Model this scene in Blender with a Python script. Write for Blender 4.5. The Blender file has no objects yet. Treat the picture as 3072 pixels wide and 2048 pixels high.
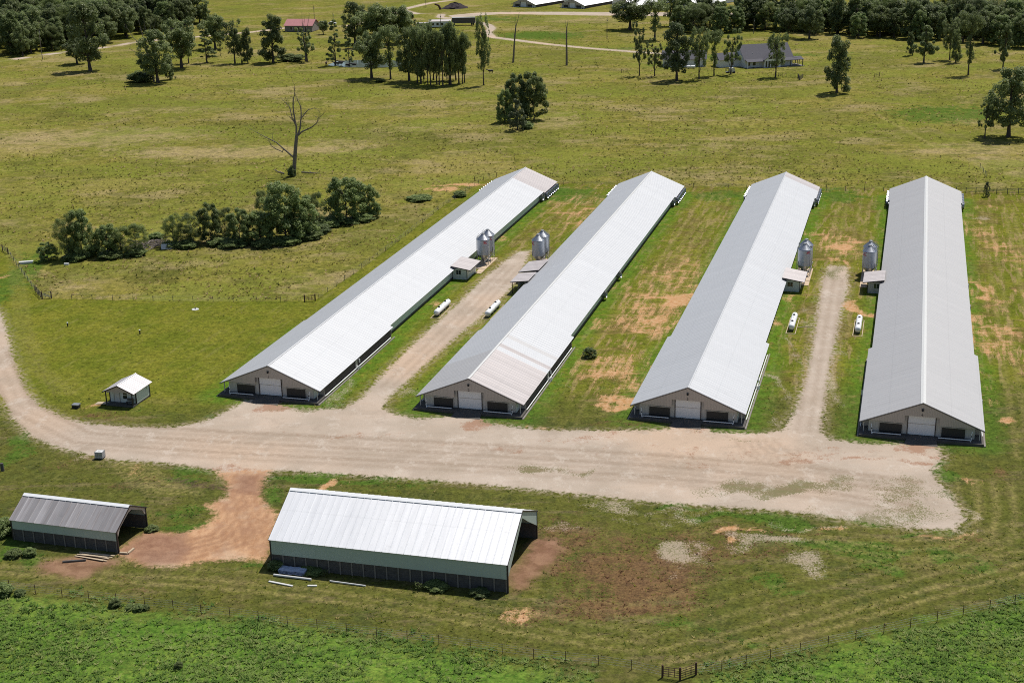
import bpy, math, random
import numpy as np
from mathutils import Matrix, Vector
random.seed(7); rng = np.random.default_rng(7)
C = bpy.context.scene.collection
# ------------------------------------------------------------------ camera model
H, F, PIT, ROL = 80.45, 4173.5, .3296, -.0222
FW = np.array([0, math.cos(PIT), -math.sin(PIT)]); UP = np.array([0, math.sin(PIT), math.cos(PIT)]); RT = np.array([1., 0, 0])
R2 = math.cos(ROL)*RT + math.sin(ROL)*UP; U2 = -math.sin(ROL)*RT + math.cos(ROL)*UP
def at(x, y, z=0.0):                      # survey: a sight line of the photograph meets the ground (height z)
    d = FW*F + R2*(x-1536) - U2*(y-1024); t = (z-H)/d[2]
    return np.array([d[0]*t, d[1]*t, z])
K = 3072/2352
def ov(x, y): return at(x*K, y*K)[:2]
def px(p):                                # metres per photo pixel at a place
    return math.sqrt(p[0]**2+p[1]**2+H*H)/F
TH = .284
D = np.array([math.sin(TH), math.cos(TH)]); N = np.array([math.cos(TH), -math.sin(TH)])
SUN = np.array([.33, .37, 1.0]); SUN /= np.linalg.norm(SUN)
cam = bpy.data.cameras.new('camera'); co = bpy.data.objects.new('camera', cam); C.objects.link(co)
cam.sensor_width = 36; cam.lens = F/3072*36; cam.clip_start = 1; cam.clip_end = 9000
M = Matrix.Identity(4)
for i in range(3): M[i][0] = R2[i]; M[i][1] = U2[i]; M[i][2] = -FW[i]
M[2][3] = H
co.matrix_world = M; bpy.context.scene.camera = co
# ------------------------------------------------------------------ light
sc = bpy.context.scene
w = bpy.data.worlds.new('World'); sc.world = w; w.use_nodes = True
nt = w.node_tree; bg = nt.nodes['Background']; sky = nt.nodes.new('ShaderNodeTexSky')
sky.sky_type = 'NISHITA'; sky.sun_disc = False
sky.sun_elevation = math.asin(SUN[2]); sky.sun_rotation = math.atan2(SUN[0], SUN[1])
nt.links.new(sky.outputs[0], bg.inputs[0]); bg.inputs[1].default_value = .082
sl = bpy.data.lights.new('sun', 'SUN'); sl.energy = 4.35; sl.angle = math.radians(.5); sl.color = (1, .95, .87)
so = bpy.data.objects.new('sun', sl); C.objects.link(so)
so.rotation_euler = Vector(SUN).to_track_quat('Z', 'Y').to_euler(); so.location = (100, 300, 200)
sc.cycles.use_denoising = False; sc.cycles.caustics_reflective = False; sc.cycles.caustics_refractive = False; sc.cycles.sample_clamp_indirect = 3; sc.cycles.filter_width = 1.0
sc.view_settings.view_transform = 'Standard'; sc.view_settings.look = 'None'; sc.view_settings.exposure = .08; sc.view_settings.gamma = 1
# ------------------------------------------------------------------ node helpers
class NG:
    def __init__(s, name):
        s.m = bpy.data.materials.new(name); s.m.use_nodes = True; s.t = s.m.node_tree; s.n = s.t.nodes
        s.b = s.n['Principled BSDF']; s.out = s.n['Material Output']
    def _in(s, sock, v):
        if v is None: return
        if hasattr(v, 'is_output'): s.t.links.new(v, sock)
        else:
            if sock.type == 'RGBA' and not hasattr(v, '__len__'): v = (v, v, v)
            if sock.type == 'RGBA' and len(v) == 3: v = (*v, 1)
            sock.default_value = v
    def geo(s): 
        return s.n.new('ShaderNodeNewGeometry').outputs['Position']
    def obj(s): return s.n.new('ShaderNodeTexCoord').outputs['Object']
    def attr(s, name, out='Fac'):
        a = s.n.new('ShaderNodeAttribute'); a.attribute_name = name; return a.outputs[out]
    def rnd(s): return s.n.new('ShaderNodeObjectInfo').outputs['Random']
    def mapv(s, v, scale=(1, 1, 1), rot=(0, 0, 0)):
        n = s.n.new('ShaderNodeMapping'); n.inputs['Scale'].default_value = scale; n.inputs['Rotation'].default_value = rot
        s._in(n.inputs['Vector'], v); return n.outputs[0]
    def noise(s, v, scale, detail=3, rough=.55, out='Fac'):
        n = s.n.new('ShaderNodeTexNoise'); n.inputs['Scale'].default_value = scale; n.inputs['Detail'].default_value = detail
        n.inputs['Roughness'].default_value = rough; s._in(n.inputs['Vector'], v); return n.outputs[out]
    def vor(s, v, scale, out='Distance'):
        n = s.n.new('ShaderNodeTexVoronoi'); n.inputs['Scale'].default_value = scale; s._in(n.inputs['Vector'], v); return n.outputs[out]
    def math(s, op, a, b=None, c=None, clamp=False):
        n = s.n.new('ShaderNodeMath'); n.operation = op; n.use_clamp = clamp
        s._in(n.inputs[0], a); s._in(n.inputs[1], b); s._in(n.inputs[2], c); return n.outputs[0]
    def ss(s, v, lo, hi, a=0., b=1.):
        n = s.n.new('ShaderNodeMapRange'); n.interpolation_type = 'SMOOTHSTEP'
        s._in(n.inputs[0], v); n.inputs[1].default_value = lo; n.inputs[2].default_value = hi; n.inputs[3].default_value = a; n.inputs[4].default_value = b
        return n.outputs[0]
    def mix(s, f, a, b, mode='MIX'):
        n = s.n.new('ShaderNodeMix'); n.data_type = 'RGBA'; n.blend_type = mode
        s._in(n.inputs['Factor'], f); s._in(n.inputs[6], a); s._in(n.inputs[7], b); return n.outputs[2]
    def sep(s, v):
        n = s.n.new('ShaderNodeSeparateXYZ'); s._in(n.inputs[0], v); return n.outputs
    def comb(s, x, y, z):
        n = s.n.new('ShaderNodeCombineXYZ'); s._in(n.inputs[0], x); s._in(n.inputs[1], y); s._in(n.inputs[2], z); return n.outputs[0]
    def white(s, v):
        n = s.n.new('ShaderNodeTexWhiteNoise'); n.noise_dimensions = '1D'; s._in(n.inputs['W'], v); return n.outputs['Value']
    def bump(s, h, strength=.5, dist=.1):
        n = s.n.new('ShaderNodeBump'); n.inputs['Strength'].default_value = strength; n.inputs['Distance'].default_value = dist
        s._in(n.inputs['Height'], h); s.t.links.new(n.outputs[0], s.b.inputs['Normal'])
    def set(s, col=None, rough=None, metal=None, spec=None):
        s._in(s.b.inputs['Base Color'], col); s._in(s.b.inputs['Roughness'], rough); s._in(s.b.inputs['Metallic'], metal)
        if spec is not None: s.b.inputs['Specular IOR Level'].default_value = spec
        return s.m
def simple(name, col, rough=.7, metal=0., var=.12, scale=3., spec=.4):
    g = NG(name); n = g.noise(g.obj(), scale, 4)
    c = g.mix(n, tuple(v*(1-var) for v in col), tuple(min(1, v*(1+var)) for v in col))
    return g.set(c, rough, metal, spec)
# ------------------------------------------------------------------ mesh helpers
class MB:
    def __init__(s): s.v = []; s.f = []; s.mi = []
    def add(s, vs, fs, mi=0):
        o = len(s.v); s.v += [tuple(map(float, p)) for p in vs]; s.f += [tuple(o+i for i in f) for f in fs]; s.mi += [mi]*len(fs); return s
    def box(s, x0, x1, y0, y1, z0, z1, mi=0):
        v = [(x0, y0, z0), (x1, y0, z0), (x1, y1, z0), (x0, y1, z0), (x0, y0, z1), (x1, y0, z1), (x1, y1, z1), (x0, y1, z1)]
        return s.add(v, [(3, 2, 1, 0), (4, 5, 6, 7), (0, 1, 5, 4), (1, 2, 6, 5), (2, 3, 7, 6), (3, 0, 4, 7)], mi)
    def bar(s, a, b, wd, ht=None, mi=0):   # a beam between two points, rectangular section
        a = Vector(a); b = Vector(b); ht = ht or wd; d = (b-a).normalized()
        u = d.cross(Vector((0, 0, 1)));  u = u.normalized() if u.length > 1e-4 else Vector((1, 0, 0))
        n = u.cross(d).normalized(); vs = []
        for p in (a, b):
            for i, j in ((-1, -1), (1, -1), (1, 1), (-1, 1)): vs.append(p+u*(i*wd/2)+n*(j*ht/2))
        return s.add(vs, [(3, 2, 1, 0), (4, 5, 6, 7), (0, 1, 5, 4), (1, 2, 6, 5), (2, 3, 7, 6), (3, 0, 4, 7)], mi)
    def tube(s, pts, rad, n=8, cap=True, mi=0):
        pts = [Vector(p) for p in pts]; rad = rad if hasattr(rad, '__len__') else [rad]*len(pts)
        vs = []; fs = []; prev = None
        for i, p in enumerate(pts):
            d = (pts[min(i+1, len(pts)-1)]-pts[max(i-1, 0)]).normalized()
            u = (prev - d*prev.dot(d)) if prev else d.cross(Vector((0, 0, 1)) if abs(d.z) < .9 else Vector((1, 0, 0)))
            u.normalize(); prev = u; q = d.cross(u)
            for k in range(n):
                a = 2*math.pi*k/n; vs.append(p+(u*math.cos(a)+q*math.sin(a))*rad[i])
        for i in range(len(pts)-1):
            for k in range(n):
                fs.append((i*n+k, i*n+(k+1) % n, (i+1)*n+(k+1) % n, (i+1)*n+k))
        if cap: fs.append(tuple(range(n-1, -1, -1))); fs.append(tuple((len(pts)-1)*n+k for k in range(n)))
        return s.add(vs, fs, mi)
    def lathe(s, prof, n=20, c=(0, 0), mi=0):   # profile (r, z) turned round a vertical axis
        vs = []; fs = []
        for r, z in prof:
            for k in range(n):
                a = 2*math.pi*k/n; vs.append((c[0]+r*math.cos(a), c[1]+r*math.sin(a), z))
        for i in range(len(prof)-1):
            for k in range(n): fs.append((i*n+k, i*n+(k+1) % n, (i+1)*n+(k+1) % n, (i+1)*n+k))
        return s.add(vs, fs, mi)
    def prism(s, poly, y0, y1, mi=0):      # polygon in (x, z), pushed along y
        n = len(poly); vs = [(x, y0, z) for x, z in poly]+[(x, y1, z) for x, z in poly]
        fs = [tuple(range(n)), tuple(range(2*n-1, n-1, -1))]+[(i, i+n, (i+1) % n+n, (i+1) % n) for i in range(n)]
        return s.add(vs, fs, mi)
    def prismx(s, poly, x0, x1, mi=0):     # polygon in (y, z), pushed along x
        n = len(poly); vs = [(x0, y, z) for y, z in poly]+[(x1, y, z) for y, z in poly]
        fs = [tuple(range(n-1, -1, -1)), tuple(range(n, 2*n))]+[(i, (i+1) % n, (i+1) % n+n, i+n) for i in range(n)]
        return s.add(vs, fs, mi)
    def ribbed(s, o, u, v, lu, lv, sp=.9, h=.022, th=.05, mi=0):   # metal sheet: ribs run along v, spaced along u
        o = Vector(o); u = Vector(u).normalized(); v = Vector(v).normalized(); n = u.cross(v).normalized()
        if n.z < 0: n = -n
        k = max(1, int(round(lu/sp))); step = lu/k; prof = []
        for i in range(k):
            a = i*step
            prof += [(a, h), (a+.05, h), (a+.09, 0), (a+step-.04, 0)]
        prof.append((lu, h)); vs = []
        for a, b in prof: vs.append(o+u*a+n*b); vs.append(o+u*a+n*b+v*lv)
        fs = [(2*i, 2*i+2, 2*i+3, 2*i+1) for i in range(len(prof)-1)]
        m = len(vs); vs += [o-n*th, o+u*lu-n*th, o+u*lu+v*lv-n*th, o+v*lv-n*th]; L = 2*(len(prof)-1)
        fs += [(m+3, m+2, m+1, m), (0, m, m+3, 1), (L, L+1, m+2, m+1), tuple([m+1, m]+[2*i for i in range(len(prof))]), tuple([m+3, m+2]+[2*i+1 for i in range(len(prof)-1, -1, -1)])]
        return s.add(vs, fs, mi)
    def mesh(s, name, mats):
        me = bpy.data.meshes.new(name); me.from_pydata(s.v, [], s.f); mats = mats if isinstance(mats, (list, tuple)) else [mats]
        for m in mats: me.materials.append(m)
        if len(mats) > 1: me.polygons.foreach_set('material_index', s.mi)
        me.update(); return me
    def build(s, name, mats, parent=None, smooth=False, label=None):
        me = s.mesh(name, mats)
        if smooth: me.polygons.foreach_set('use_smooth', [True]*len(me.polygons)); me.set_sharp_from_angle(angle=math.radians(40))
        return link(name, me, parent, label)
def link(name, me, parent=None, label=None):
    o = bpy.data.objects.new(name, me); C.objects.link(o)
    if parent: o.parent = parent
    if label: o['label'] = label
    return o
def tag(o, label, cat, group=None, kind=None):
    o['label'] = label; o['category'] = cat
    if group: o['group'] = group
    if kind: o['kind'] = kind
    return o
def thing(name, label, cat, loc=(0, 0, 0), rz=0., group=None):
    o = bpy.data.objects.new(name, None); C.objects.link(o); o.location = loc; o.rotation_euler = (0, 0, rz); o.empty_display_size = .3
    return tag(o, label, cat, group)
def copy_tree(o, parent=None):
    c = o.copy(); C.objects.link(c)
    if parent: c.parent = parent
    for ch in list(o.children): copy_tree(ch, c)
    return c
# ------------------------------------------------------------------ materials
def roof_mat(name, col, metal, rough, axis='y', sp=.9, var=.10, dirt=0., dcol=(.3, .25, .22)):
    g = NG(name); p = g.obj(); x, y, z = g.sep(p)
    a = y if axis == 'y' else x; b = x if axis == 'y' else y
    pan = g.white(g.math('FLOOR', g.math('DIVIDE', a, sp)))
    pan2 = g.white(g.math('FLOOR', g.math('DIVIDE', a, sp*4)))
    st = g.noise(g.comb(g.math('MULTIPLY', a, 2.2), g.math('MULTIPLY', b, .16), 0), 1.0, 4)
    big = g.noise(p, .12, 3)
    k = g.math('ADD', g.math('MULTIPLY', pan, var), g.math('ADD', g.math('MULTIPLY', pan2, var*.6), g.math('MULTIPLY', st, var*1.6)))
    k = g.math('ADD', g.math('MULTIPLY', big, var), g.math('ADD', k, 1-var*2.2))
    rb = g.math('SINE', g.math('MULTIPLY', a, 6.2832/sp)); rb2 = g.noise(p, .05, 2); k = g.math('ADD', k, g.math('MULTIPLY', g.math('MULTIPLY', rb, g.ss(rb2, .35, .65, .2, 1.)), .036))
    lap = g.math('FRACT', g.math('DIVIDE', g.math('ADD', b, 40), 4.4)); k = g.math('SUBTRACT', k, g.math('MULTIPLY', g.ss(lap, .05, .0), .07)); sp2 = g.noise(p, 1.3, 5, .7); k = g.math('SUBTRACT', k, g.math('MULTIPLY', g.ss(sp2, .56, .72), .09))
    c = g.mix(1.0, col, g.comb(k, k, k), 'MULTIPLY')
    if dirt: c = g.mix(g.math('MULTIPLY', g.ss(st, .45, .7), dirt), c, dcol)
    r = g.math('ADD', g.math('MULTIPLY', st, .12), rough-.06)
    return g.set(c, r, metal, .5)
def siding(name, col, sp=.23, dirt=0.):
    g = NG(name); p = g.obj(); x, y, z = g.sep(p)
    s = g.math('FRACT', g.math('DIVIDE', g.math('ADD', x, y), sp))
    groove = g.ss(s, .0, .3); n = g.noise(p, .8, 4); st = g.noise(g.mapv(p, (3, 3, .25)), 1., 3)
    c = g.mix(groove, tuple(v*.72 for v in col), col)
    c = g.mix(g.math('MULTIPLY', g.ss(st, .5, .75), .25+dirt), c, tuple(v*.7 for v in col)); c = g.mix(g.math('MULTIPLY', n, .15), c, (.25, .22, .18))
    return g.set(c, .45, 0, .4)
M_GALV = roof_mat('bright galvanised roofing', (.465, .475, .49), .30, .56, var=.035)
M_GREY = roof_mat('weathered grey roofing', (.42, .415, .415), .32, .56, var=.03)
M_PINK = roof_mat('oxidised pinkish roofing', (.41, .38, .375), .3, .56, var=.12, dirt=.15)
M_SMALL = roof_mat('lean-to roofing', (.50, .46, .45), .3, .55, var=.08, dirt=.1)
M_SHEDW = roof_mat('white shed roofing', (.90, .90, .90), .5, .44, axis='x', sp=.9, var=.045)
M_SHEDR = roof_mat('rusted shed roofing', (.44, .42, .42), .35, .5, axis='x', sp=.9, var=.34, dirt=.6, dcol=(.20, .165, .155))
M_CABR = roof_mat('cabin roofing', (.62, .58, .58), .3, .5, var=.10)
M_TAN = siding('tan gable siding', (.47, .42, .375))
M_BEI = siding('pale wall siding', (.50, .49, .46))
M_MINT = siding('pale green-grey siding', (.66, .73, .70))
M_SAGE = siding('sage green siding', (.44, .54, .49), .1)
M_WHITE = simple('white paint', (.78, .79, .80), .45)
M_WSID = siding('white house siding', (.74, .77, .80), .2)
M_DARKT = simple('dark brown trim', (.035, .028, .03), .5)
M_BLACK = simple('black plastic', (.018, .02, .022), .6)
M_MESH = simple('dark louvre mesh', (.03, .03, .031), .55, var=.5, scale=6)
M_BROWN = simple('dark brown cooling pad', (.062, .05, .048), .8, var=.35, scale=2)
M_CONC = simple('stained concrete', (.22, .20, .18), .85, var=.35, scale=.8)
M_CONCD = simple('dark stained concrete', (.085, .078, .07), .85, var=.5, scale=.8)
M_PAD = simple('tan concrete', (.52, .40, .28), .85, var=.2, scale=1.)
M_GALVB = simple('galvanised steel', (.40, .42, .45), .36, .85, var=.22, scale=1.2)
M_STEEL = simple('dull steel', (.35, .36, .37), .45, .7)
M_RED = simple('faded red paint', (.45, .07, .06), .5)
M_GLASS = simple('dark window glass', (.02, .03, .035), .12, spec=.6)
M_WOOD = simple('weathered grey timber', (.085, .08, .075), .85, var=.5, scale=2.5)
M_WOODP = simple('timber posts', (.20, .18, .155), .85, var=.35)
M_PLANK = simple('pale lumber', (.46, .37, .26), .8, var=.25)
M_RUST = simple('rusty pipe', (.085, .04, .03), .75, var=.4)
M_SHIN = simple('dark asphalt shingles', (.085, .083, .10), .85, var=.25, scale=1.5)
M_REDR = simple('faded red roofing', (.40, .17, .17), .6, var=.15, scale=.6)
M_BARK = simple('grey brown bark', (.075, .06, .05), .9, var=.5, scale=4)
M_DEAD = simple('bleached dead wood', (.17, .145, .125), .85, var=.4, scale=3)
M_COW = simple('black cattle hide', (.014, .012, .012), .6)
M_COWB = simple('brown cattle hide', (.07, .03, .018), .6)
M_TARP = simple('pale blue plastic sheeting', (.48, .53, .66), .35)
M_PALE = simple('off white plastic', (.60, .60, .585), .45)
M_TYRE = simple('black rubber', (.02, .02, .02), .7)
M_LOGO = simple('red emblem paint', (.6, .05, .06), .5)
# ------------------------------------------------------------------ chicken houses
ZR, SL, LN = 5.2, .4156, 156.0
HO = [(-39.101, 209.54), (-6.814, 201.65), (26.36, 195.75), (59.354, 187.3)]
HLEN = [155.8, 155.2, 156.7, 156.7]
def rz_(x): return ZR-SL*abs(x)
FN, BN, HF, HM, HB = 33.0, 13.0, 8.79, 8.2, 8.55
def slope(mb, side, y0, y1, hw, mi=0):
    if side > 0: mb.ribbed((hw, y0, rz_(hw)), (0, 1, 0), (-1, 0, SL), y1-y0, hw*1.083-.01, h=.014, mi=mi)
    else: mb.ribbed((-hw, y0, rz_(hw)), (0, 1, 0), (1, 0, SL), y1-y0, hw*1.083-.01, h=.014, mi=mi)
def gable_end(t, num=None, mats=(None,)):
    poly = [(-7.5, rz_(7.5)-.12), (0, ZR-.12), (7.5, rz_(7.5)-.12), (7.45, 1.84), (2.46, 1.84), (2.46, 3.06), (-2.42, 3.06), (-2.42, 1.84)]
    MB().prism(poly, -.22, -.14).build('gable_panel', M_TAN, t)
    b = MB()                                         # wall behind the gable panel, with the door opening
    b.box(-7.4, -5.95, .3, .42, -.02, 2.06); b.box(-2.7, -1.95, .3, .42, -.02, 2.9); b.box(1.95, 2.8, .3, .42, -.02, 2.9); b.box(6.15, 7.4, .3, .42, -.02, 2.06)
    b.box(-5.95, -2.7, .3, .42, 1.55, 2.06); b.box(2.8, 6.15, .3, .42, 1.55, 2.06); b.box(-1.95, 1.95, .3, .42, 3.02, 3.4)
    b.build('end_wall', M_BEI, t)
    d = MB().box(-1.9, 1.9, .30, .38, 0, 1.72).box(-1.9, 1.9, .28, .36, 1.76, 3.0)
    dr = d.build('door', M_WHITE, t)
    MB().box(-1.95, 1.95, .255, .275, 1.71, 1.77).build('seam_rail', M_STEEL, dr)
    f = MB(); f.add([(-2.02, .2, 0), (-1.9, .2, 0), (-1.9, .2, 3.0), (1.9, .2, 3.0), (1.9, .2, 0), (2.02, .2, 0), (2.02, .2, 3.05), (-2.02, .2, 3.05)], [(0, 1, 2, 7), (7, 2, 3, 6), (3, 4, 5, 6)]); m_ = len(f.v); f.v += [(x, .3, z) for x, y, z in f.v]; f.f += [tuple(q+m_ for q in reversed(g_)) for g_ in f.f]+[(k, (k+1) % 8, (k+1) % 8+8, k+8) for k in range(8)]; f.mi += [0]*11; f.build('door_frame', M_DARKT, t)
    for x0, x1 in ((-5.92, -2.73), (2.83, 6.12)):
        l = MB().box(x0, x1, .22, .3, .08, 1.5); l = l.build('air_inlet', M_MESH, t)
        fr = MB().box(x0-.06, x1+.06, .19, .23, 1.5, 1.6).box(x0-.06, x0, .19, .23, .03, 1.5).box(x1, x1+.06, .19, .23, .03, 1.5)
        fr.build('inlet_frame', M_BEI, l)
    for s, xa, xb in ((-1, -6.9, -2.8), (1, 6.9, 2.4)):
        p = MB().tube([(xa, -.5, .12), (xb, -.5, .12)], .075).tube([(xa, -.5, -.4), (xa, -.5, .12)], .11).tube([(xa+.1*s, -.45, .1), (xa+.1*s, -.4, 1.1), (xa+.2*s, -.3, 1.4)], .05)
        p.box(xa-.12, xa+.12, -.62, -.4, -.45, -.1); p.build('drain_pipe', M_WHITE, t, smooth=True)
        MB().tube([(xa+.1*s, -.48, .75), (xa+.1*s, -.6, .75)], .09).build('valve', M_BLACK, t)
    MB().box(-.14, .14, -.4, -.22, 4.0, 4.3).tube([(0, -.35, 4.1), (.0, -.45, 4.0)], .12).build('gable_light', M_BLACK, t)
    for s in (-1, 1):
        MB().bar((0, -.22, ZR-.06), (HF*s, -.22, rz_(HF)-.06), .10, .17).build('barge_board', M_DARKT, t)
        MB().box(s*8.15-.06, s*8.15+.06, .1, .22, -.4, rz_(8.15)-.1).build('post', M_BEI, t)
    if num:
        cu = bpy.data.curves.new('house_number', 'FONT'); cu.body = str(num); cu.size = .62; cu.align_x = 'CENTER'; cu.extrude = .01; cu.materials.append(M_BLACK)
        tmp = bpy.data.objects.new('tmp', cu); C.objects.link(tmp); bpy.context.view_layer.update(); me = bpy.data.meshes.new_from_object(tmp.evaluated_get(bpy.context.evaluated_depsgraph_get())); bpy.data.objects.remove(tmp); o = link('house_number', me, t); o.location = (0, -.235, 3.12); o.rotation_euler = (math.pi/2, 0, 0)
def pump(t, s, y):
    x = s*8.55
    b = MB().box(min(x, x-.3*s), max(x, x-.3*s), y-.45, y+.25, -.3, 1.25); p = b.build('pump_box', M_BEI, t)
    for k, (dy, h) in enumerate(((.5, 1.25), (.75, 1.05))):
        MB().tube([(x-.2*s, y+dy, h), (x+.25*s, y+dy, h), (x+.25*s, y+dy, h-.55)], .07).build('vent_pipe', M_WHITE, t, smooth=True)
    MB().tube([(x+.3*s, y-.3, -.4), (x+.3*s, y-.3, .2), (x+.05*s, y-.3, .25)], .11).build('drain_pipe', M_WHITE, t, smooth=True); MB().tube([(x+.45*s, y+.1, -.45), (x+.45*s, y+.1, .3)], .12).build('standpipe', M_WHITE, t, smooth=True)
def fan_side(t, s, y, cone=True, x=None, mat=None):
    x = x if x is not None else 7.4*s
    prof = [(.62, 0), (.66, .5), (.78, .95), (.74, .95), (.60, .5), (.56, .04), (.0, .04)]
    b = MB().lathe(prof, 16); b.v = [(x+s*z, y+px_, .75+py_) for px_, py_, z in b.v]
    o = b.build('exhaust_fan', mat or M_STEEL, t, smooth=True); return o
def chicken_house(i, label):
    L = HLEN[i]; t = thing('chicken_house', label, 'chicken house', (HO[i][0], HO[i][1], .45), -TH, 'long parallel chicken houses')
    base = M_GREY if i == 3 else M_GALV
    Rr = [(FN, L-BN, HM, base), (L-BN, L, HB, base)]; Ll = list(Rr)
    fr = [(-.28, FN, HF, base)]; fl = list(fr)
    patch = []
    if i == 0: Rr[1] = (L-BN, L, HB, M_PINK)
    if i == 1:
        fr = [(-.28, 14.2, HF, M_PINK), (14.2, 15.8, HF, M_GALV), (15.8, 17.2, HF, M_PINK), (17.2, 20.4, HF, M_GALV), (20.4, 21.8, HF, M_GREY), (21.8, FN, HF, M_GALV)]
        fl = [(-.28, 14.2, HF, M_GREY), (14.2, FN, HF, M_GALV)]
    if i == 2: Rr[1] = (L-BN, L-5.0, HB, base); Rr.append((L-5.0, L, HB, M_PINK))
    for side, secs in ((1, fr+Rr), (-1, fl+Ll)):
        b = MB(); mats = []
        for y0, y1, hw, m in secs:
            if m not in mats: mats.append(m)
            slope(b, side, y0, y1, hw, mats.index(m))
        b.build('roof', mats, t)
    cw = .38 if i == 3 else (.2 if i == 1 else .16)
    b = MB(); z = .05
    for s in (-1, 1): b.add([(0, -.3, ZR+.09), (s*cw, -.3, ZR+.09-SL*cw), (s*cw, L, ZR+.09-SL*cw), (0, L, ZR+.09), (0, -.3, ZR+.04), (s*cw, -.3, ZR+.04-SL*cw), (s*cw, L, ZR+.04-SL*cw), (0, L, ZR+.04)],
        [(0, 1, 2, 3) if s > 0 else (3, 2, 1, 0), (4, 7, 6, 5), (0, 4, 5, 1), (1, 5, 6, 2), (2, 6, 7, 3)])
    b.build('ridge_cap', M_PALE if i in (1, 3) else M_GALV, t)
    for s in (-1, 1):
        hz = rz_(7.4)-.1
        MB().box(s*7.4-.06, s*7.4+.06, .42, L-.3, -.05, hz).build('side_wall', M_MINT, t)
        MB().box(s*7.4-.09, s*7.4+.09, .42, L-.3, -.45, -.055).build('footing', M_CONCD, t)
        MB().box(s*8.3-.07, s*8.3+.07, 2.4, FN-.2, -.12, rz_(8.3)-.1).build('cooling_pad', M_BROWN, t)
        w2 = MB().box(s*7.95-.47, s*7.95+.47, 2.3, 2.38, -.1, rz_(8.4)-.14); w2.build('pad_end_wall', M_TAN, t)
        w3 = MB().box(s*7.95-.47, s*7.95+.47, FN-.2, FN-.12, -.4, rz_(8.4)-.14); w3.build('pad_end_wall', M_TAN, t)
        MB().box(s*8.9-.12, s*8.9+.12, -1.2, FN+.2, -.45, -.32).build('curb_strip', M_CONC, t)
        MB().tube([(s*8.62, 2, -.12), (s*8.62, FN-1, -.12)], .085).build('gutter_pipe', M_WHITE, t, smooth=True)
        MB().box(s*7.9-.5, s*7.9+.5, L-BN+.1, L-BN+.2, -.4, rz_(8.4)-.15).build('fan_end_wall', M_MINT, t)
        MB().box(s*8.05-.05, s*8.05+.05, L-BN+.2, L-.3, -.4, rz_(8.1)-.1).build('fan_wall', M_BROWN, t)
        for k in range(7): fan_side(t, s, L-BN+1.3+k*1.75, x=s*8.1, mat=M_GALVB)
        fan_side(t, s, L-BN-1.1, x=s*7.45, mat=M_STEEL)
        pump(t, s, 16.0)
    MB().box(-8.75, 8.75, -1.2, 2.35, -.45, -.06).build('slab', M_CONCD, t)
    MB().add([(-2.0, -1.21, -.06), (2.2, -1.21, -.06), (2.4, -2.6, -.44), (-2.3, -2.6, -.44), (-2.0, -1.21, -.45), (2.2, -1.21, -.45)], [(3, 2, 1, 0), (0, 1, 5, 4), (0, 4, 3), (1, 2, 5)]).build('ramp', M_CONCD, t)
    MB().prism([(-7.4, -.3), (7.4, -.3), (7.4, rz_(7.4)-.14), (0, ZR-.14), (-7.4, rz_(7.4)-.14)], L-.3, L-.22).build('back_wall', M_TAN, t)
    for k in range(13):
        y = FN+5+k*(L-BN-FN-8)/12.5
        MB().box(7.46, 7.52, y, y+.9, 1.45, 1.8).box(7.52, 7.7, y, y+.9, 1.66, 1.8).build('wall_inlet', M_BLACK, t)
    if i in (1, 3):
        for y in (62, 76): fan_side(t, 1, y, x=7.45)
    if i == 2: 
        for y in (60, 74): MB().box(-8.25, -7.46, y, y+.35, 1.0, 1.35).build('wall_vent', M_PALE, t)
    gable_end(t, i+1)
    return t
HLAB = ['long chicken house with a wide pinkish roof patch at its far right end', 'long chicken house with grey and white bands across the near end of its roof',
        'long chicken house with bright right roof slope, between two others, narrow pinkish far edge', 'long chicken house with all grey roof and broad white ridge strip']
HT = [chicken_house(i, HLAB[i]) for i in range(4)]
def hp(i, x, y, z=0.):                       # a place given along and across a chicken house
    q = np.array(HO[i])+N*x+D*y; return (float(q[0]), float(q[1]), z)
# ------------------------------------------------------------------ control rooms (lean-to sheds), feed silos, pads
def control_room(i, s, y0, y1, x1, label, z=.3, win=True):
    """s: side of the house; from the side wall out to x1; y0 near face."""
    t = thing('control_room', label, 'shed', hp(i, s*7.5, y0, 0), -TH, 'lean-to control rooms beside the chicken houses')
    w = x1-7.55; l = y1-y0; X = lambda a: s*a
    def bx(mb, a, b, *r): return mb.box(min(X(a), X(b)), max(X(a), X(b)), *r)
    b = MB(); bx(b, .1, w, 0, .1, 0, 2.3); bx(b, .1, w, l-.1, l, 0, 2.3); bx(b, w-.1, w, .1, l-.1, 0, 2.2); b.build('wall', M_MINT if s > 0 else M_BEI, t)
    c = MB(); bx(c, w-.02, w+.09, -.06, .08, 0, 2.25); c.build('corner_trim', M_DARKT, t)
    # roof: falls away from the house
    o = (X(-.15), -.75, 2.95); v = (s, 0, -.16)
    r = MB().ribbed(o, (0, 1, 0), v, l+1.3, (w+1.1)*1.012, sp=.9, h=.03); r.build('roof', M_SMALL, t)
    f = MB().bar((X(-.15), -.77, 2.88), (X(w+.95), -.77, 2.88-.16*(w+1.1)), .05, .16); f.bar((X(w+.97), -.77, 2.86-.16*(w+1.1)), (X(w+.97), l+.55, 2.86-.16*(w+1.1)), .05, .14); f.build('fascia', M_DARKT, t)
    if win:
        a = w*.28; q = MB(); bx(q, a, a+.95, -.035, -.003, 1.05, 1.95); fr = q.build('window', M_GLASS, t)
        q = MB(); bx(q, a+.43, a+.52, -.06, -.036, 1.05, 1.95); bx(q, a-.06, a, -.06, -.003, 1.0, 2.0); bx(q, a+.95, a+1.01, -.06, -.003, 1.0, 2.0); q.build('frame', M_BEI, fr)
    return t
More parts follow.
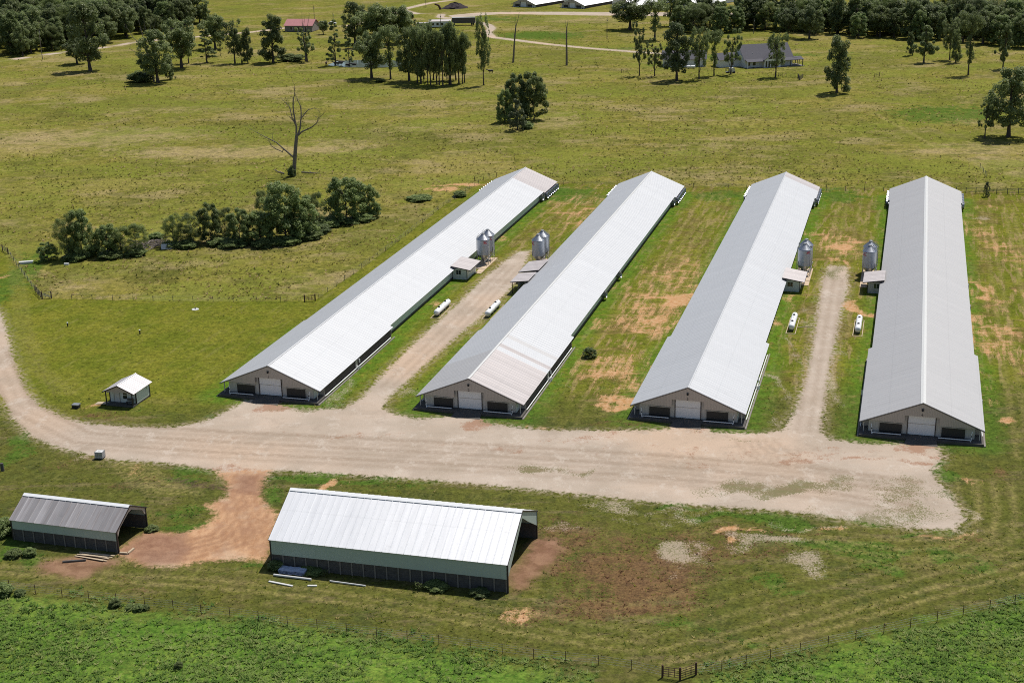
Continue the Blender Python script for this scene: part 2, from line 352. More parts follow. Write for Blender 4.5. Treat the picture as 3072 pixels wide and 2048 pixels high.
CRL = ['pinkish-roofed control room with one small window, on the side of the leftmost chicken house', 'control room roof showing just over the grey roof edge, nearer the twin silos',
       'pinkish-roofed control room with a small window below twin silos, across the drive from a similar one', 'pinkish-roofed control room with a small window, against the all grey chicken house']
control_room(0, 1, 71.2, 77.4, 10.65, CRL[0]); control_room(1, -1, 70.6, 77.4, 10.7, CRL[1])
control_room(2, 1, 71.3, 77.5, 10.75, CRL[2]); control_room(3, -1, 72.3, 78.4, 10.5, CRL[3])
# open lean-to on the second house
t = thing('lean_to', 'open lean-to roof on two posts against the second chicken house', 'lean-to', hp(1, -7.5, 62.4, 0), -TH)
MB().ribbed((.1, -.5, 2.95), (0, 1, 0), (-1, 0, -.12), 6.4, 3.75, h=.03).build('roof', M_SMALL, t)
MB().bar((.1, -.52, 2.88), (-3.65, -.52, 2.43), .05, .16).build('fascia', M_DARKT, t)
for y in (.1, 5.3): MB().box(-3.4, -3.28, y, y+.12, 0, 2.42).build('post', M_DARKT, t)
MB().box(-2.2, -2.1, .1, 5.3, 0, 2.5).build('wall', M_BEI, t)
# ------------------------------------------------------------------ feed silos
def silo_proto(s):
    t = thing('feed_silo', '', 'feed silo', (0, 0, 0), -TH, 'galvanised feed silos in pairs')
    b = MB(); z = 2.15; prof = []
    while z < 5.45: prof += [(1.36, z), (1.385, z+.06), (1.36, z+.12)]; z += .165
    b.lathe(prof, 28); b.build('shell', M_GALVB, t, smooth=True)
    b = MB().lathe([(1.44, 5.42), (1.40, 5.5), (.36, 6.42), (.34, 6.5)], 28)
    for k in range(14):
        a = 2*math.pi*k/14; b.bar((1.4*math.cos(a), 1.4*math.sin(a), 5.53), (.36*math.cos(a), .36*math.sin(a), 6.45), .03, .03)
    b.build('roof_cone', M_GALVB, t)
    MB().lathe([(.36, 6.4), (.36, 6.66), (.3, 6.72), (0, 6.74)], 18).build('cap', M_STEEL, t)
    MB().lathe([(1.36, 2.2), (1.36, 2.15), (.22, .62), (.2, .4), (0, .4)], 28).build('hopper', M_GALVB, t, smooth=True)
    for k in range(6):
        a = 2*math.pi*(k+.5)/6; x, y = 1.4*math.cos(a), 1.4*math.sin(a)
        b = MB().bar((x, y, 0), (x, y, 3.0), .09, .09); l = b.build('leg', M_STEEL, t)
    b = MB()
    for k in range(6):
        a = 2*math.pi*(k+.5)/6; c = 2*math.pi*(k+1.5)/6
        b.bar((1.4*math.cos(a), 1.4*math.sin(a), .5), (1.4*math.cos(c), 1.4*math.sin(c), 1.6), .03, .03)
    b.build('brace', M_STEEL, t)
    b = MB(); a = math.pi*(.95 if s > 0 else .05); ux, uy = math.cos(a), math.sin(a); px_, py_ = -uy, ux; r = 1.55
    for q in (-.2, .2): b.bar((ux*r+px_*q, uy*r+py_*q, .9), (ux*r+px_*q, uy*r+py_*q, 5.6), .05); b.bar((ux*r+px_*q, uy*r+py_*q, 5.6), (ux*.45+px_*q, uy*.45+py_*q, 6.6), .05)
    for k in range(13): z = 1.1+k*.36; b.bar((ux*r-px_*.2, uy*r-py_*.2, z), (ux*r+px_*.2, uy*r+py_*.2, z), .035)
    for k in range(4): u = k/3.5; rr = r+(.45-r)*u; z = 5.6+u; b.bar((ux*rr-px_*.2, uy*rr-py_*.2, z), (ux*rr+px_*.2, uy*rr+py_*.2, z), .035)
    b.bar((ux*1.62, uy*1.62, 5.55), (ux*1.0, uy*1.0, 6.55), .04)
    b.build('ladder', M_STEEL, t)
    b = MB(); a0 = -math.pi/2+(.62 if s > 0 else -.72)
    def patch(za, zb, h, w0, w1):
        n = 6; vs = []; 
        for k in range(n+1):
            u = k/n; a = a0+w0+(w1-w0)*u; z = za+(zb-za)*u
            vs += [(1.40*math.cos(a), 1.40*math.sin(a), z), (1.40*math.cos(a), 1.40*math.sin(a), z+h)]
        b.add(vs, [(2*k, 2*k+2, 2*k+3, 2*k+1) for k in range(n)])
    patch(5.02, 5.2, .1, -.3, .3); patch(4.86, 4.86, .12, -.28, .18); patch(4.7, 4.56, .09, -.3, .3)
    b.build('emblem', M_LOGO, t)
    return t
def auger(t):
    MB().tube([(.3, -.7, .5), (1.3, -.8, 1.6), (1.5, -.85, 2.1)], .09).build('auger_tube', M_WHITE, t, smooth=True)
SX = {0: 10.55, 1: -10.95, 2: 10.6, 3: -10.72}
P1 = silo_proto(1); auger(P1); P2 = silo_proto(-1); auger(P2)
SLAB = {0: ('the leftmost chicken house',), 1: ('the second chicken house from the left',), 2: ('the third chicken house from the left',), 3: ('the rightmost chicken house',)}
used = set()
for i in range(4):
    for k, y in enumerate((83.35, 86.75)):
        p = P1 if i in (0, 2) else P2
        o = p if p.name not in used else copy_tree(p); used.add(p.name)
        o.location = hp(i, SX[i], y, .12)
        o['label'] = ('near' if k == 0 else 'far')+' galvanised feed silo of the pair beside '+SLAB[i][0]
    x = SX[i]; s = 1 if x > 0 else -1
    pd = MB(); a, c = sorted((s*9.0, s*12.1)); pd.box(a, c, 79.25, 88.4, -.1, .12); a, c = sorted((s*10.75, s*12.1)); pd.box(a, c, 75.9, 79.1, -.1, .10)
    o = pd.build('concrete_pad', M_PAD); o.location = (HO[i][0], HO[i][1], 0); o.rotation_euler = (0, 0, -TH)
    tag(o, ['tan concrete pad under the twin silos of the leftmost chicken house', 'concrete pad under the twin silos of the second chicken house', 'tan concrete pad under the twin silos of the third chicken house', 'tan concrete pad with silo shadows by the rightmost chicken house'][i], 'concrete pad', 'silo pads')
# ------------------------------------------------------------------ propane tanks
def propane():
    t = thing('propane_tank', '', 'propane tank', (0, 0, 0), -TH, 'white propane tanks beside the drives')
    n = 20; L = 3.6; R = .54; prof = []
    b = MB(); ring = []
    ys = [(-L/2-.28, .02), (-L/2-.25, .22), (-L/2-.15, .40), (-L/2, .51), (-L/2+.2, R), (L/2-.2, R), (L/2, .51), (L/2+.15, .40), (L/2+.25, .22), (L/2+.28, .02)]
    b.tube([(0, y, .85) for y, r in ys], [r for y, r in ys], n); b.build('tank_body', M_WHITE, t, smooth=True)
    MB().lathe([(.21, 1.36), (.21, 1.5), (.16, 1.57), (0, 1.58)], 14).build('dome', M_BLACK, t, smooth=True)
    for y in (-1.05, 1.05): MB().prism([(-.4, .0), (.4, 0), (.46, .75), (.3, .5), (-.3, .5), (-.46, .75)], y-.1, y+.1).build('leg', M_STEEL, t)
    for y in (-1.4, 1.4): MB().tube([(0, y-.06, 1.38), (0, y-.06, 1.47), (0, y+.06, 1.47), (0, y+.06, 1.38)], .03).build('lifting_lug', M_STEEL, t)
    return t
pp = propane(); first = True
for i, x in ((0, 12.45), (1, -11.1), (2, 11.35), (3, -11.1)):
    for k, y in enumerate((48.2, 51.9)):
        o = pp if first else copy_tree(pp); first = False
        yy = y+(.15 if i in (2,) else -.2 if i in (0, 1) else 0)
        o.location = hp(i, x, yy, .02)
        o['label'] = ('near' if k == 0 else 'far')+' white propane tank of the pair beside '+['the leftmost chicken house', 'the second chicken house from the left', 'the third chicken house from the left', 'the rightmost chicken house'][i]
    fr = MB()
    for a in (-.8, .8): fr.box(x+a-.06, x+a+.06, 45.2, 54.4, -.05, .08)
    for a in (45.1, 54.4): fr.box(x-.86, x+.86, a, a+.12, -.05, .08)
    o = fr.build('tank_bed_frame', M_PLANK); o.location = (HO[i][0], HO[i][1], 0); o.rotation_euler = (0, 0, -TH)
    tag(o, ['timber bed frame round the tanks by the leftmost chicken house', 'timber bed frame round the tanks by the second chicken house', 'timber bed frame round the tanks by the third chicken house', 'pale timber bed frame round the tanks by the rightmost chicken house'][i], 'bed frame', 'timber frames under propane tanks')
o = MB().tube([(0, 0, .06), (3.3, 1.2, .06)], .07).build('loose_pole', M_PLANK); o.location = hp(2, 12.0, 48.9, 0); o.rotation_euler = (0, 0, -TH+.05); tag(o, 'pale loose pole lying on the grass beside the propane tanks', 'pole')
# ------------------------------------------------------------------ big litter shed
def litter_shed(name, label, loc, rz, L, W, ze, zr, roofm, sidem, zw, npost, arch):
    """right end at x=0; x runs -L..0, y 0..W"""
    t = thing(name, label, 'storage shed', loc, rz); sl = (zr-ze)/(W/2); k = math.hypot(1, sl); ohy, ohx = .22, .06
    MB().ribbed((-L-ohx, -ohy, ze-sl*ohy), (1, 0, 0), (0, 1, sl), L+2*ohx, (W/2+ohy)*k-.02, h=.04).build('roof', roofm, t)
    MB().ribbed((-L-ohx, W+ohy, ze-sl*ohy), (1, 0, 0), (0, -1, sl), L+2*ohx, (W/2+ohy)*k-.02, h=.04).build('roof', roofm, t)
    cp = MB(); cw = .42
    for s in (-1, 1): cp.add([(-L-ohx, W/2, zr+.1), (ohx, W/2, zr+.1), (ohx, W/2+s*cw, zr+.1-sl*cw), (-L-ohx, W/2+s*cw, zr+.1-sl*cw), (-L-ohx, W/2, zr+.06), (ohx, W/2, zr+.06), (ohx, W/2+s*cw, zr+.06-sl*cw), (-L-ohx, W/2+s*cw, zr+.06-sl*cw)],
        [(3, 2, 1, 0) if s < 0 else (0, 1, 2, 3), (4, 5, 6, 7), (0, 1, 5, 4), (1, 2, 6, 5), (2, 3, 7, 6), (3, 0, 4, 7)])
    cp.build('ridge_cap', M_WHITE, t)
    for y0, y1 in ((0, .06), (W-.06, W)): MB().box(-L, -.02, y0, y1, zw, ze-.09).build('siding', sidem, t)
    for y0, sg in ((.1, 1), (W-.18, -1)):
        pk = MB(); n = 7; h = (zw+.25)/n
        for j in range(n): pk.box(-L+.05, -.1, y0+.004*(j % 2), y0+.07, j*h+.012, (j+1)*h)
        pk.build('plank_wall', M_WOOD, t)
        for q in range(npost+1):
            x = -L+.1+(L-.3)*q/npost; yy = y0-.08 if sg > 0 else y0+.08
            MB().box(x-.08, x+.08, yy-.02, yy+.075, -.1, zw-.02).build('post', M_WOODP, t)
    # gable ends: sheet above an arched opening
    for x0, x1 in ((-.07, 0.0), (-L, -L+.07)):
        out = [(.0, ze-.1), (W/2, zr-.1), (W, ze-.1)]
        inn = [(W, ze-arch[0]), (W-.25, ze-arch[0]), (W-.9, ze-arch[0]+.9)]+[(W/2+arch[1], zr-arch[2]), (W/2-arch[1], zr-arch[2])]+[(.9, ze-arch[0]+.9), (.25, ze-arch[0]), (0, ze-arch[0])]
        if arch[3]: inn = [(W, ze-arch[0])]+[(W-.3, ze-arch[0]), (W*.72, ze+.35), (W*.5, zr-arch[2]), (W*.28, ze+.35), (.3, ze-arch[0]), (0, ze-arch[0])]
        MB().prismx(out+inn, x0, x1).build('gable_panel', sidem if arch[3] else M_TAN, t)
        for y in (.06, W-.06): MB().box(min(x0, x1)-.06, max(x0, x1)+.06, y-.08, y+.08, -.1, ze-.12).build('corner_post', M_DARKT, t)
        for y0, z0, y1, z1 in ((-ohy, ze-sl*ohy-.06, W/2, zr-.06), (W+ohy, ze-sl*ohy-.06, W/2, zr-.06)):
            xx = ohx+.02 if x0 > -1 else -L-ohx-.02
            MB().bar((xx, y0, z0), (xx, y1, z1), .05, .15).build('barge_board', M_DARKT, t)
    tr = MB()
    for q in range(1, npost, 2):
        x = -L+.1+(L-.3)*q/npost
        tr.bar((x, .2, ze-.3), (x, W-.2, ze-.3), .06, .2); tr.bar((x, .2, ze-.25), (x, W/2, zr-.25), .06, .15); tr.bar((x, W-.2, ze-.25), (x, W/2, zr-.25), .06, .15)
    tr.build('truss', M_WOOD, t)
    return t
litter_shed('litter_shed', 'big open-ended litter shed with bright white ribbed roof and green siding', (-1.10, 144.42, 0), -TH+.02, 29.9, 14.35, 3.85, 7.25, M_SHEDW, M_SAGE, 1.75, 20, (1.9, 1.6, 1.0, True))
litter_shed('litter_shed', 'small open-ended shed with streaky rusted grey roof at lower left', (-49.83, 156.72, 0), -TH, 15.25, 7.1, 3.05, 4.95, M_SHEDR, M_SAGE, 1.62, 10, (.9, .35, .75, False))
# ------------------------------------------------------------------ cabin
t = thing('cabin', 'small pale cabin with gabled metal roof and front porch beside the gravel bend', 'cabin', (-60.53, 206.58, 0), -TH)
W, y0, y1, zf = 4.85, 1.2, 5.3, .32
MB().box(-W, 0, -.02, y1, .05, zf).build('deck', M_WOOD, t)
b = MB().box(-W, 0, y0, y0+.1, zf, 2.45).box(-W, -W+.1, y0+.1, y1, zf, 2.5).box(-.1, 0, y0+.1, y1, zf, 2.5); b.build('wall', M_MINT, t)
MB().prism([(-W, zf), (0, zf), (0, 2.5), (-W/2, 3.5), (-W, 2.5)], y1-.1, y1).build('back_wall', M_MINT, t)
MB().prism([(-W-.1, 2.5), (-W+.5, 2.2), (-W+.9, 2.42), (-.9, 2.42), (-.5, 2.2), (.1, 2.5), (-W/2, 3.5)], .08, .16).build('gable_panel', M_TAN, t)
sl_ = 1.05/(W/2)
for s in (1, -1):
    xe = .42 if s > 0 else -W-.42
    MB().ribbed((xe, -.15, 2.5-.42*sl_+.08), (0, 1, 0), (-s, 0, sl_), y1+.55, (W/2+.42)*math.hypot(1, sl_)-.01, sp=.6, h=.03).build('roof', M_CABR, t)
    MB().bar((xe, -.17, 2.5-.42*sl_), (-W/2, -.17, 3.55), .06, .16).build('barge_board', M_DARKT, t)
MB().tube([(-W/2, -.18, 3.66), (-W/2, y1+.42, 3.66)], .09).build('ridge_cap', M_WHITE, t)
for x in (-W+.08, -.08):
    MB().box(x-.07, x+.07, .04, .18, 0, 2.45).build('post', M_DARKT, t); MB().box(x-.085, x+.085, y0-.02, y0+.12, 0, 2.4).build('corner_trim', M_DARKT, t)
MB().box(-.085, .085, y1-.1, y1+.04, 0, 2.4).build('corner_trim', M_DARKT, t)
d = MB().box(-3.9, -3.0, y0-.035, y0-.003, zf, 2.3).build('door', M_PALE, t); MB().box(-3.99, -3.9, y0-.05, y0-.003, zf, 2.38).box(-3.0, -2.92, y0-.05, y0-.003, zf, 2.38).build('frame', M_STEEL, d)
wn = MB().box(-2.35, -1.6, y0-.035, y0-.003, .95, 2.25).build('window', M_GLASS, t)
MB().box(-2.42, -2.35, y0-.06, y0-.003, .9, 2.3).box(-1.6, -1.53, y0-.06, y0-.003, .9, 2.3).box(-2.35, -1.6, y0-.06, y0-.036, 1.56, 1.63).box(-2.35, -1.6, y0-.06, y0-.036, 2.25, 2.3).box(-2.35, -1.6, y0-.06, y0-.036, .9, .95).build('frame', M_WHITE, wn)
MB().box(.003, .05, 4.3, 4.5, 1.7, 1.95).build('vent', M_STEEL, t)
MB().add([(-W-.02, .1, .3), (-W-.02, 1.1, .3), (-W-2.2, 1.1, .03), (-W-2.2, .1, .03), (-W-.02, .1, .2), (-W-.02, 1.1, .2), (-W-2.2, 1.1, -.05), (-W-2.2, .1, -.05)], [(0, 1, 2, 3), (7, 6, 5, 4), (0, 3, 7, 4), (1, 5, 6, 2), (2, 6, 7, 3)]).build('ramp', M_PLANK, t)
t = thing('porch_bench', 'dark slatted bench standing on the cabin porch', 'bench', (-60.53, 206.58, .32), -TH)
b = MB(); 
for k in range(4): b.box(-1.45, -.25, .35+k*.11, .43+k*.11, .42, .45)
b.build('seat', M_WOOD, t)
b = MB()
for k in range(4): b.box(-1.45, -.25, .80, .83, .52+k*.12, .61+k*.12)
b.build('backrest', M_WOOD, t)
for x in (-1.42, -.3): MB().box(x-.04, x+.04, .38, .82, 0, .41).build('leg', M_WOOD, t)
# ------------------------------------------------------------------ tote, boxes, stubs
p = at(301, 1374)
t = thing('ibc_tote', 'white caged liquid tote standing at the gravel road edge', 'tote', (p[0], p[1], 0), -.15)
MB().box(-.56, .56, -.46, .46, .16, 1.12).box(-.15, .15, -.15, .15, 1.12, 1.18).build('tank_body', M_PALE, t)
b = MB()
for z in (.3, .52, .74, .96, 1.15):
    for y in (-.5, .5): b.box(-.6, .6, y-.015, y+.015, z-.015, z+.015)
    for x in (-.6, .6): b.box(x-.015, x+.015, -.5, .5, z-.015, z+.015)
for k in range(6):
    x = -.6+k*.24
    for y in (-.52, .52): b.box(x-.012, x+.012, y-.012, y+.012, .14, 1.16)
b.build('cage', M_STEEL, t)
b = MB().box(-.6, .6, -.5, .5, .1, .15)
for x in (-.5, 0, .5): b.box(x-.07, x+.07, -.5, .5, 0, .1)
b.build('pallet', M_BLACK, t)
p = at(229, 1223); t = thing('utility_box', 'dark green lidded utility box in the grass left of the cabin', 'utility box', (p[0], p[1], 0), -.2)
MB().box(-.55, .55, -.4, .4, 0, .55).build('body', M_BLACK, t); MB().prism([(-.6, .55), (.6, .55), (.55, .68), (-.55, .68)], -.45, .45).build('lid', M_STEEL, t)
for x, y, lb in ((203.6, 980, 'short dark standpipe with white cap in the lawn, nearer the road'), (420, 1002, 'short dark standpipe with pale gravel at its foot, mid lawn')):
    p = at(x, y); t = thing('standpipe', lb, 'standpipe', (p[0], p[1], 0), 0)
    MB().tube([(0, 0, 0), (0, 0, .75)], .12).build('pipe', M_BLACK, t); MB().lathe([(.15, .72), (.16, .85), (0, .92)], 10).build('cap', M_WHITE, t)
p = at(586, 929); t = thing('well_cap', 'pale low well cap on white gravel in the upper lawn', 'well cap', (p[0], p[1], 0))
MB().lathe([(.7, 0), (.7, .14), (0, .14)], 14).build('base', M_PALE, t); MB().tube([(0, 0, .14), (0, 0, .5)], .1).build('pipe', M_BLACK, t)
# ------------------------------------------------------------------ ground
def P(pts): return np.array([ov(*p) for p in pts])
def sdist(pts, X, Y):
    n = len(pts); ins = np.zeros(X.shape, bool); dm = np.full(X.shape, 1e18)
    for i in range(n):
        x0, y0 = pts[i]; x1, y1 = pts[(i+1) % n]; dx, dy = x1-x0, y1-y0
        t = np.clip(((X-x0)*dx+(Y-y0)*dy)/(dx*dx+dy*dy+1e-12), 0, 1)
        dm = np.minimum(dm, (X-x0-t*dx)**2+(Y-y0-t*dy)**2)
        c = ((y0 > Y) != (y1 > Y)) & (X < (x1-x0)*(Y-y0)/(y1-y0+1e-12)+x0); ins ^= c
    d = np.sqrt(dm); return np.where(ins, d, -d)
def lined(pts, X, Y):                      # distance to a polyline
    dm = np.full(X.shape, 1e18)
    for i in range(len(pts)-1):
        x0, y0 = pts[i]; x1, y1 = pts[i+1]; dx, dy = x1-x0, y1-y0
        t = np.clip(((X-x0)*dx+(Y-y0)*dy)/(dx*dx+dy*dy+1e-12), 0, 1); dm = np.minimum(dm, (X-x0-t*dx)**2+(Y-y0-t*dy)**2)
    return np.sqrt(dm)
def vnoise(X, Y, s, seed=0):
    x = X/s; y = Y/s; i = np.floor(x).astype(np.int64); j = np.floor(y).astype(np.int64); u = x-i; v = y-j; u = u*u*(3-2*u); v = v*v*(3-2*v)
    def h(a, b):
        n = (a*374761393+b*668265263+seed*1442695041) & 0x7fffffff; n = ((n ^ (n >> 13))*1274126177) & 0x7fffffff; return ((n ^ (n >> 16)) & 0xffff)/65535.
    return (h(i, j)*(1-u)+h(i+1, j)*u)*(1-v)+(h(i, j+1)*(1-u)+h(i+1, j+1)*u)*v
YARD = P([(-40, 690), (0, 715), (14, 760), (32, 830), (55, 890), (90, 932), (140, 957), (200, 973), (300, 981), (400, 981), (470, 968), (520, 945), (560, 922), (590, 912), (655, 914), (640, 930), (700, 941), (790, 938), (830, 915), (880, 860), (950, 790), (1010, 735), (1060, 690), (1110, 640), (1160, 600), (1190, 578), (1216, 576), (1208, 600), (1188, 640),
    (1168, 668), (1120, 712), (1050, 772), (990, 825), (930, 880), (890, 915), (878, 935), (900, 950), (960, 962), (1035, 957), (1100, 957), (1112, 972), (1250, 988), (1400, 989), (1530, 986), (1548, 976), (1618, 980), (1640, 993), (1750, 996), (1800, 987), (1830, 940), (1850, 870), (1866, 800), (1880, 700), (1890, 640), (1905, 610), (1945, 612), (1947, 660), (1928, 730),
    (1905, 850), (1890, 950), (1885, 992), (1910, 1010), (2000, 1021), (2070, 1019), (2150, 1021), (2166, 1050), (2140, 1082), (2152, 1105), (2190, 1150), (2216, 1190), (2190, 1215), (2100, 1213), (1960, 1195), (1800, 1172), (1650, 1162), (1500, 1152), (1350, 1136), (1200, 1121), (1000, 1102), (850, 1092), (700, 1082), (620, 1080), (606, 1100), (520, 1100), (500, 1080), (430, 1068), (350, 1060), (270, 1056), (215, 1046), (130, 1026), (70, 1000), (30, 960), (8, 915), (-40, 880)])
TRACK = P([(500, 1082), (622, 1080), (603, 1102), (597, 1140), (622, 1168), (640, 1180), (628, 1232), (614, 1286), (540, 1284), (450, 1290), (400, 1302), (340, 1298), (280, 1278), (272, 1262), (338, 1222), (420, 1226), (470, 1205), (500, 1182), (472, 1160), (520, 1142), (524, 1112)])
FRED = [P([(270, 1265), (336, 1222), (420, 1228), (440, 1260), (410, 1295), (330, 1296)]), P([(1180, 1360), (1168, 1325), (1235, 1235), (1280, 1240), (1292, 1270), (1268, 1300), (1225, 1330), (1215, 1352)]), P([(100, 1290), (200, 1270), (280, 1290), (180, 1330), (80, 1310)]),
        P([(540, 1090), (600, 1090), (590, 1135), (545, 1130)])]
LUSH = [P([(-300, 1352), (0, 1362), (150, 1382), (300, 1404), (480, 1424), (600, 1428), (700, 1442), (900, 1474), (1100, 1508), (1250, 1536), (1360, 1568), (1400, 1700), (-300, 1700)]),
        P([(1500, 1700), (1560, 1600), (1640, 1566), (1760, 1540), (1850, 1515), (1950, 1478), (2100, 1440), (2200, 1418), (2352, 1388), (2700, 1310), (2700, 1700)])]
FENCEP = [(-60, 520), (6, 575), (80, 665), (96, 690), (120, 686), (400, 692), (700, 691), (733, 684), (792, 643), (850, 603), (903, 563), (971, 511), (1018, 473), (1069, 442), (1100, 420), (1130, 410), (1290, 420), (1450, 425), (1580, 426), (1720, 430), (1880, 430), (2030, 432), (2200, 438), (2352, 441), (2600, 446)]
MOW = P(FENCEP+[(2900, 1700), (-400, 1700)])
FARROAD = P([(-120, 158), (0, 141), (120, 124), (250, 108), (320, 96), (440, 86), (580, 74), (680, 62), (800, 60), (890, 40), (925, 22), (985, 8), (1060, -2)])
FARDRIVE = P([(925, 24), (960, 33), (1015, 33), (1010, 41), (1060, 46), (1100, 52), (1122, 58), (1130, 66), (1118, 75), (1130, 86), (1180, 92), (1260, 102), (1350, 111), (1450, 119), (1530, 124), (1600, 128)])
FARYARD = P([(1030, 36), (1095, 30), (1150, 28), (1300, 28), (1440, 29), (1700, 30), (1700, 38), (1440, 37), (1150, 33), (1040, 41)])
def ell(cx, cy, rx, ry):
    c = ov(cx, cy); a = np.linalg.norm(ov(cx+rx, cy)-ov(cx-rx, cy))/2; b = np.linalg.norm(ov(cx, cy-ry)-ov(cx, cy+ry))/2; return c, a, b
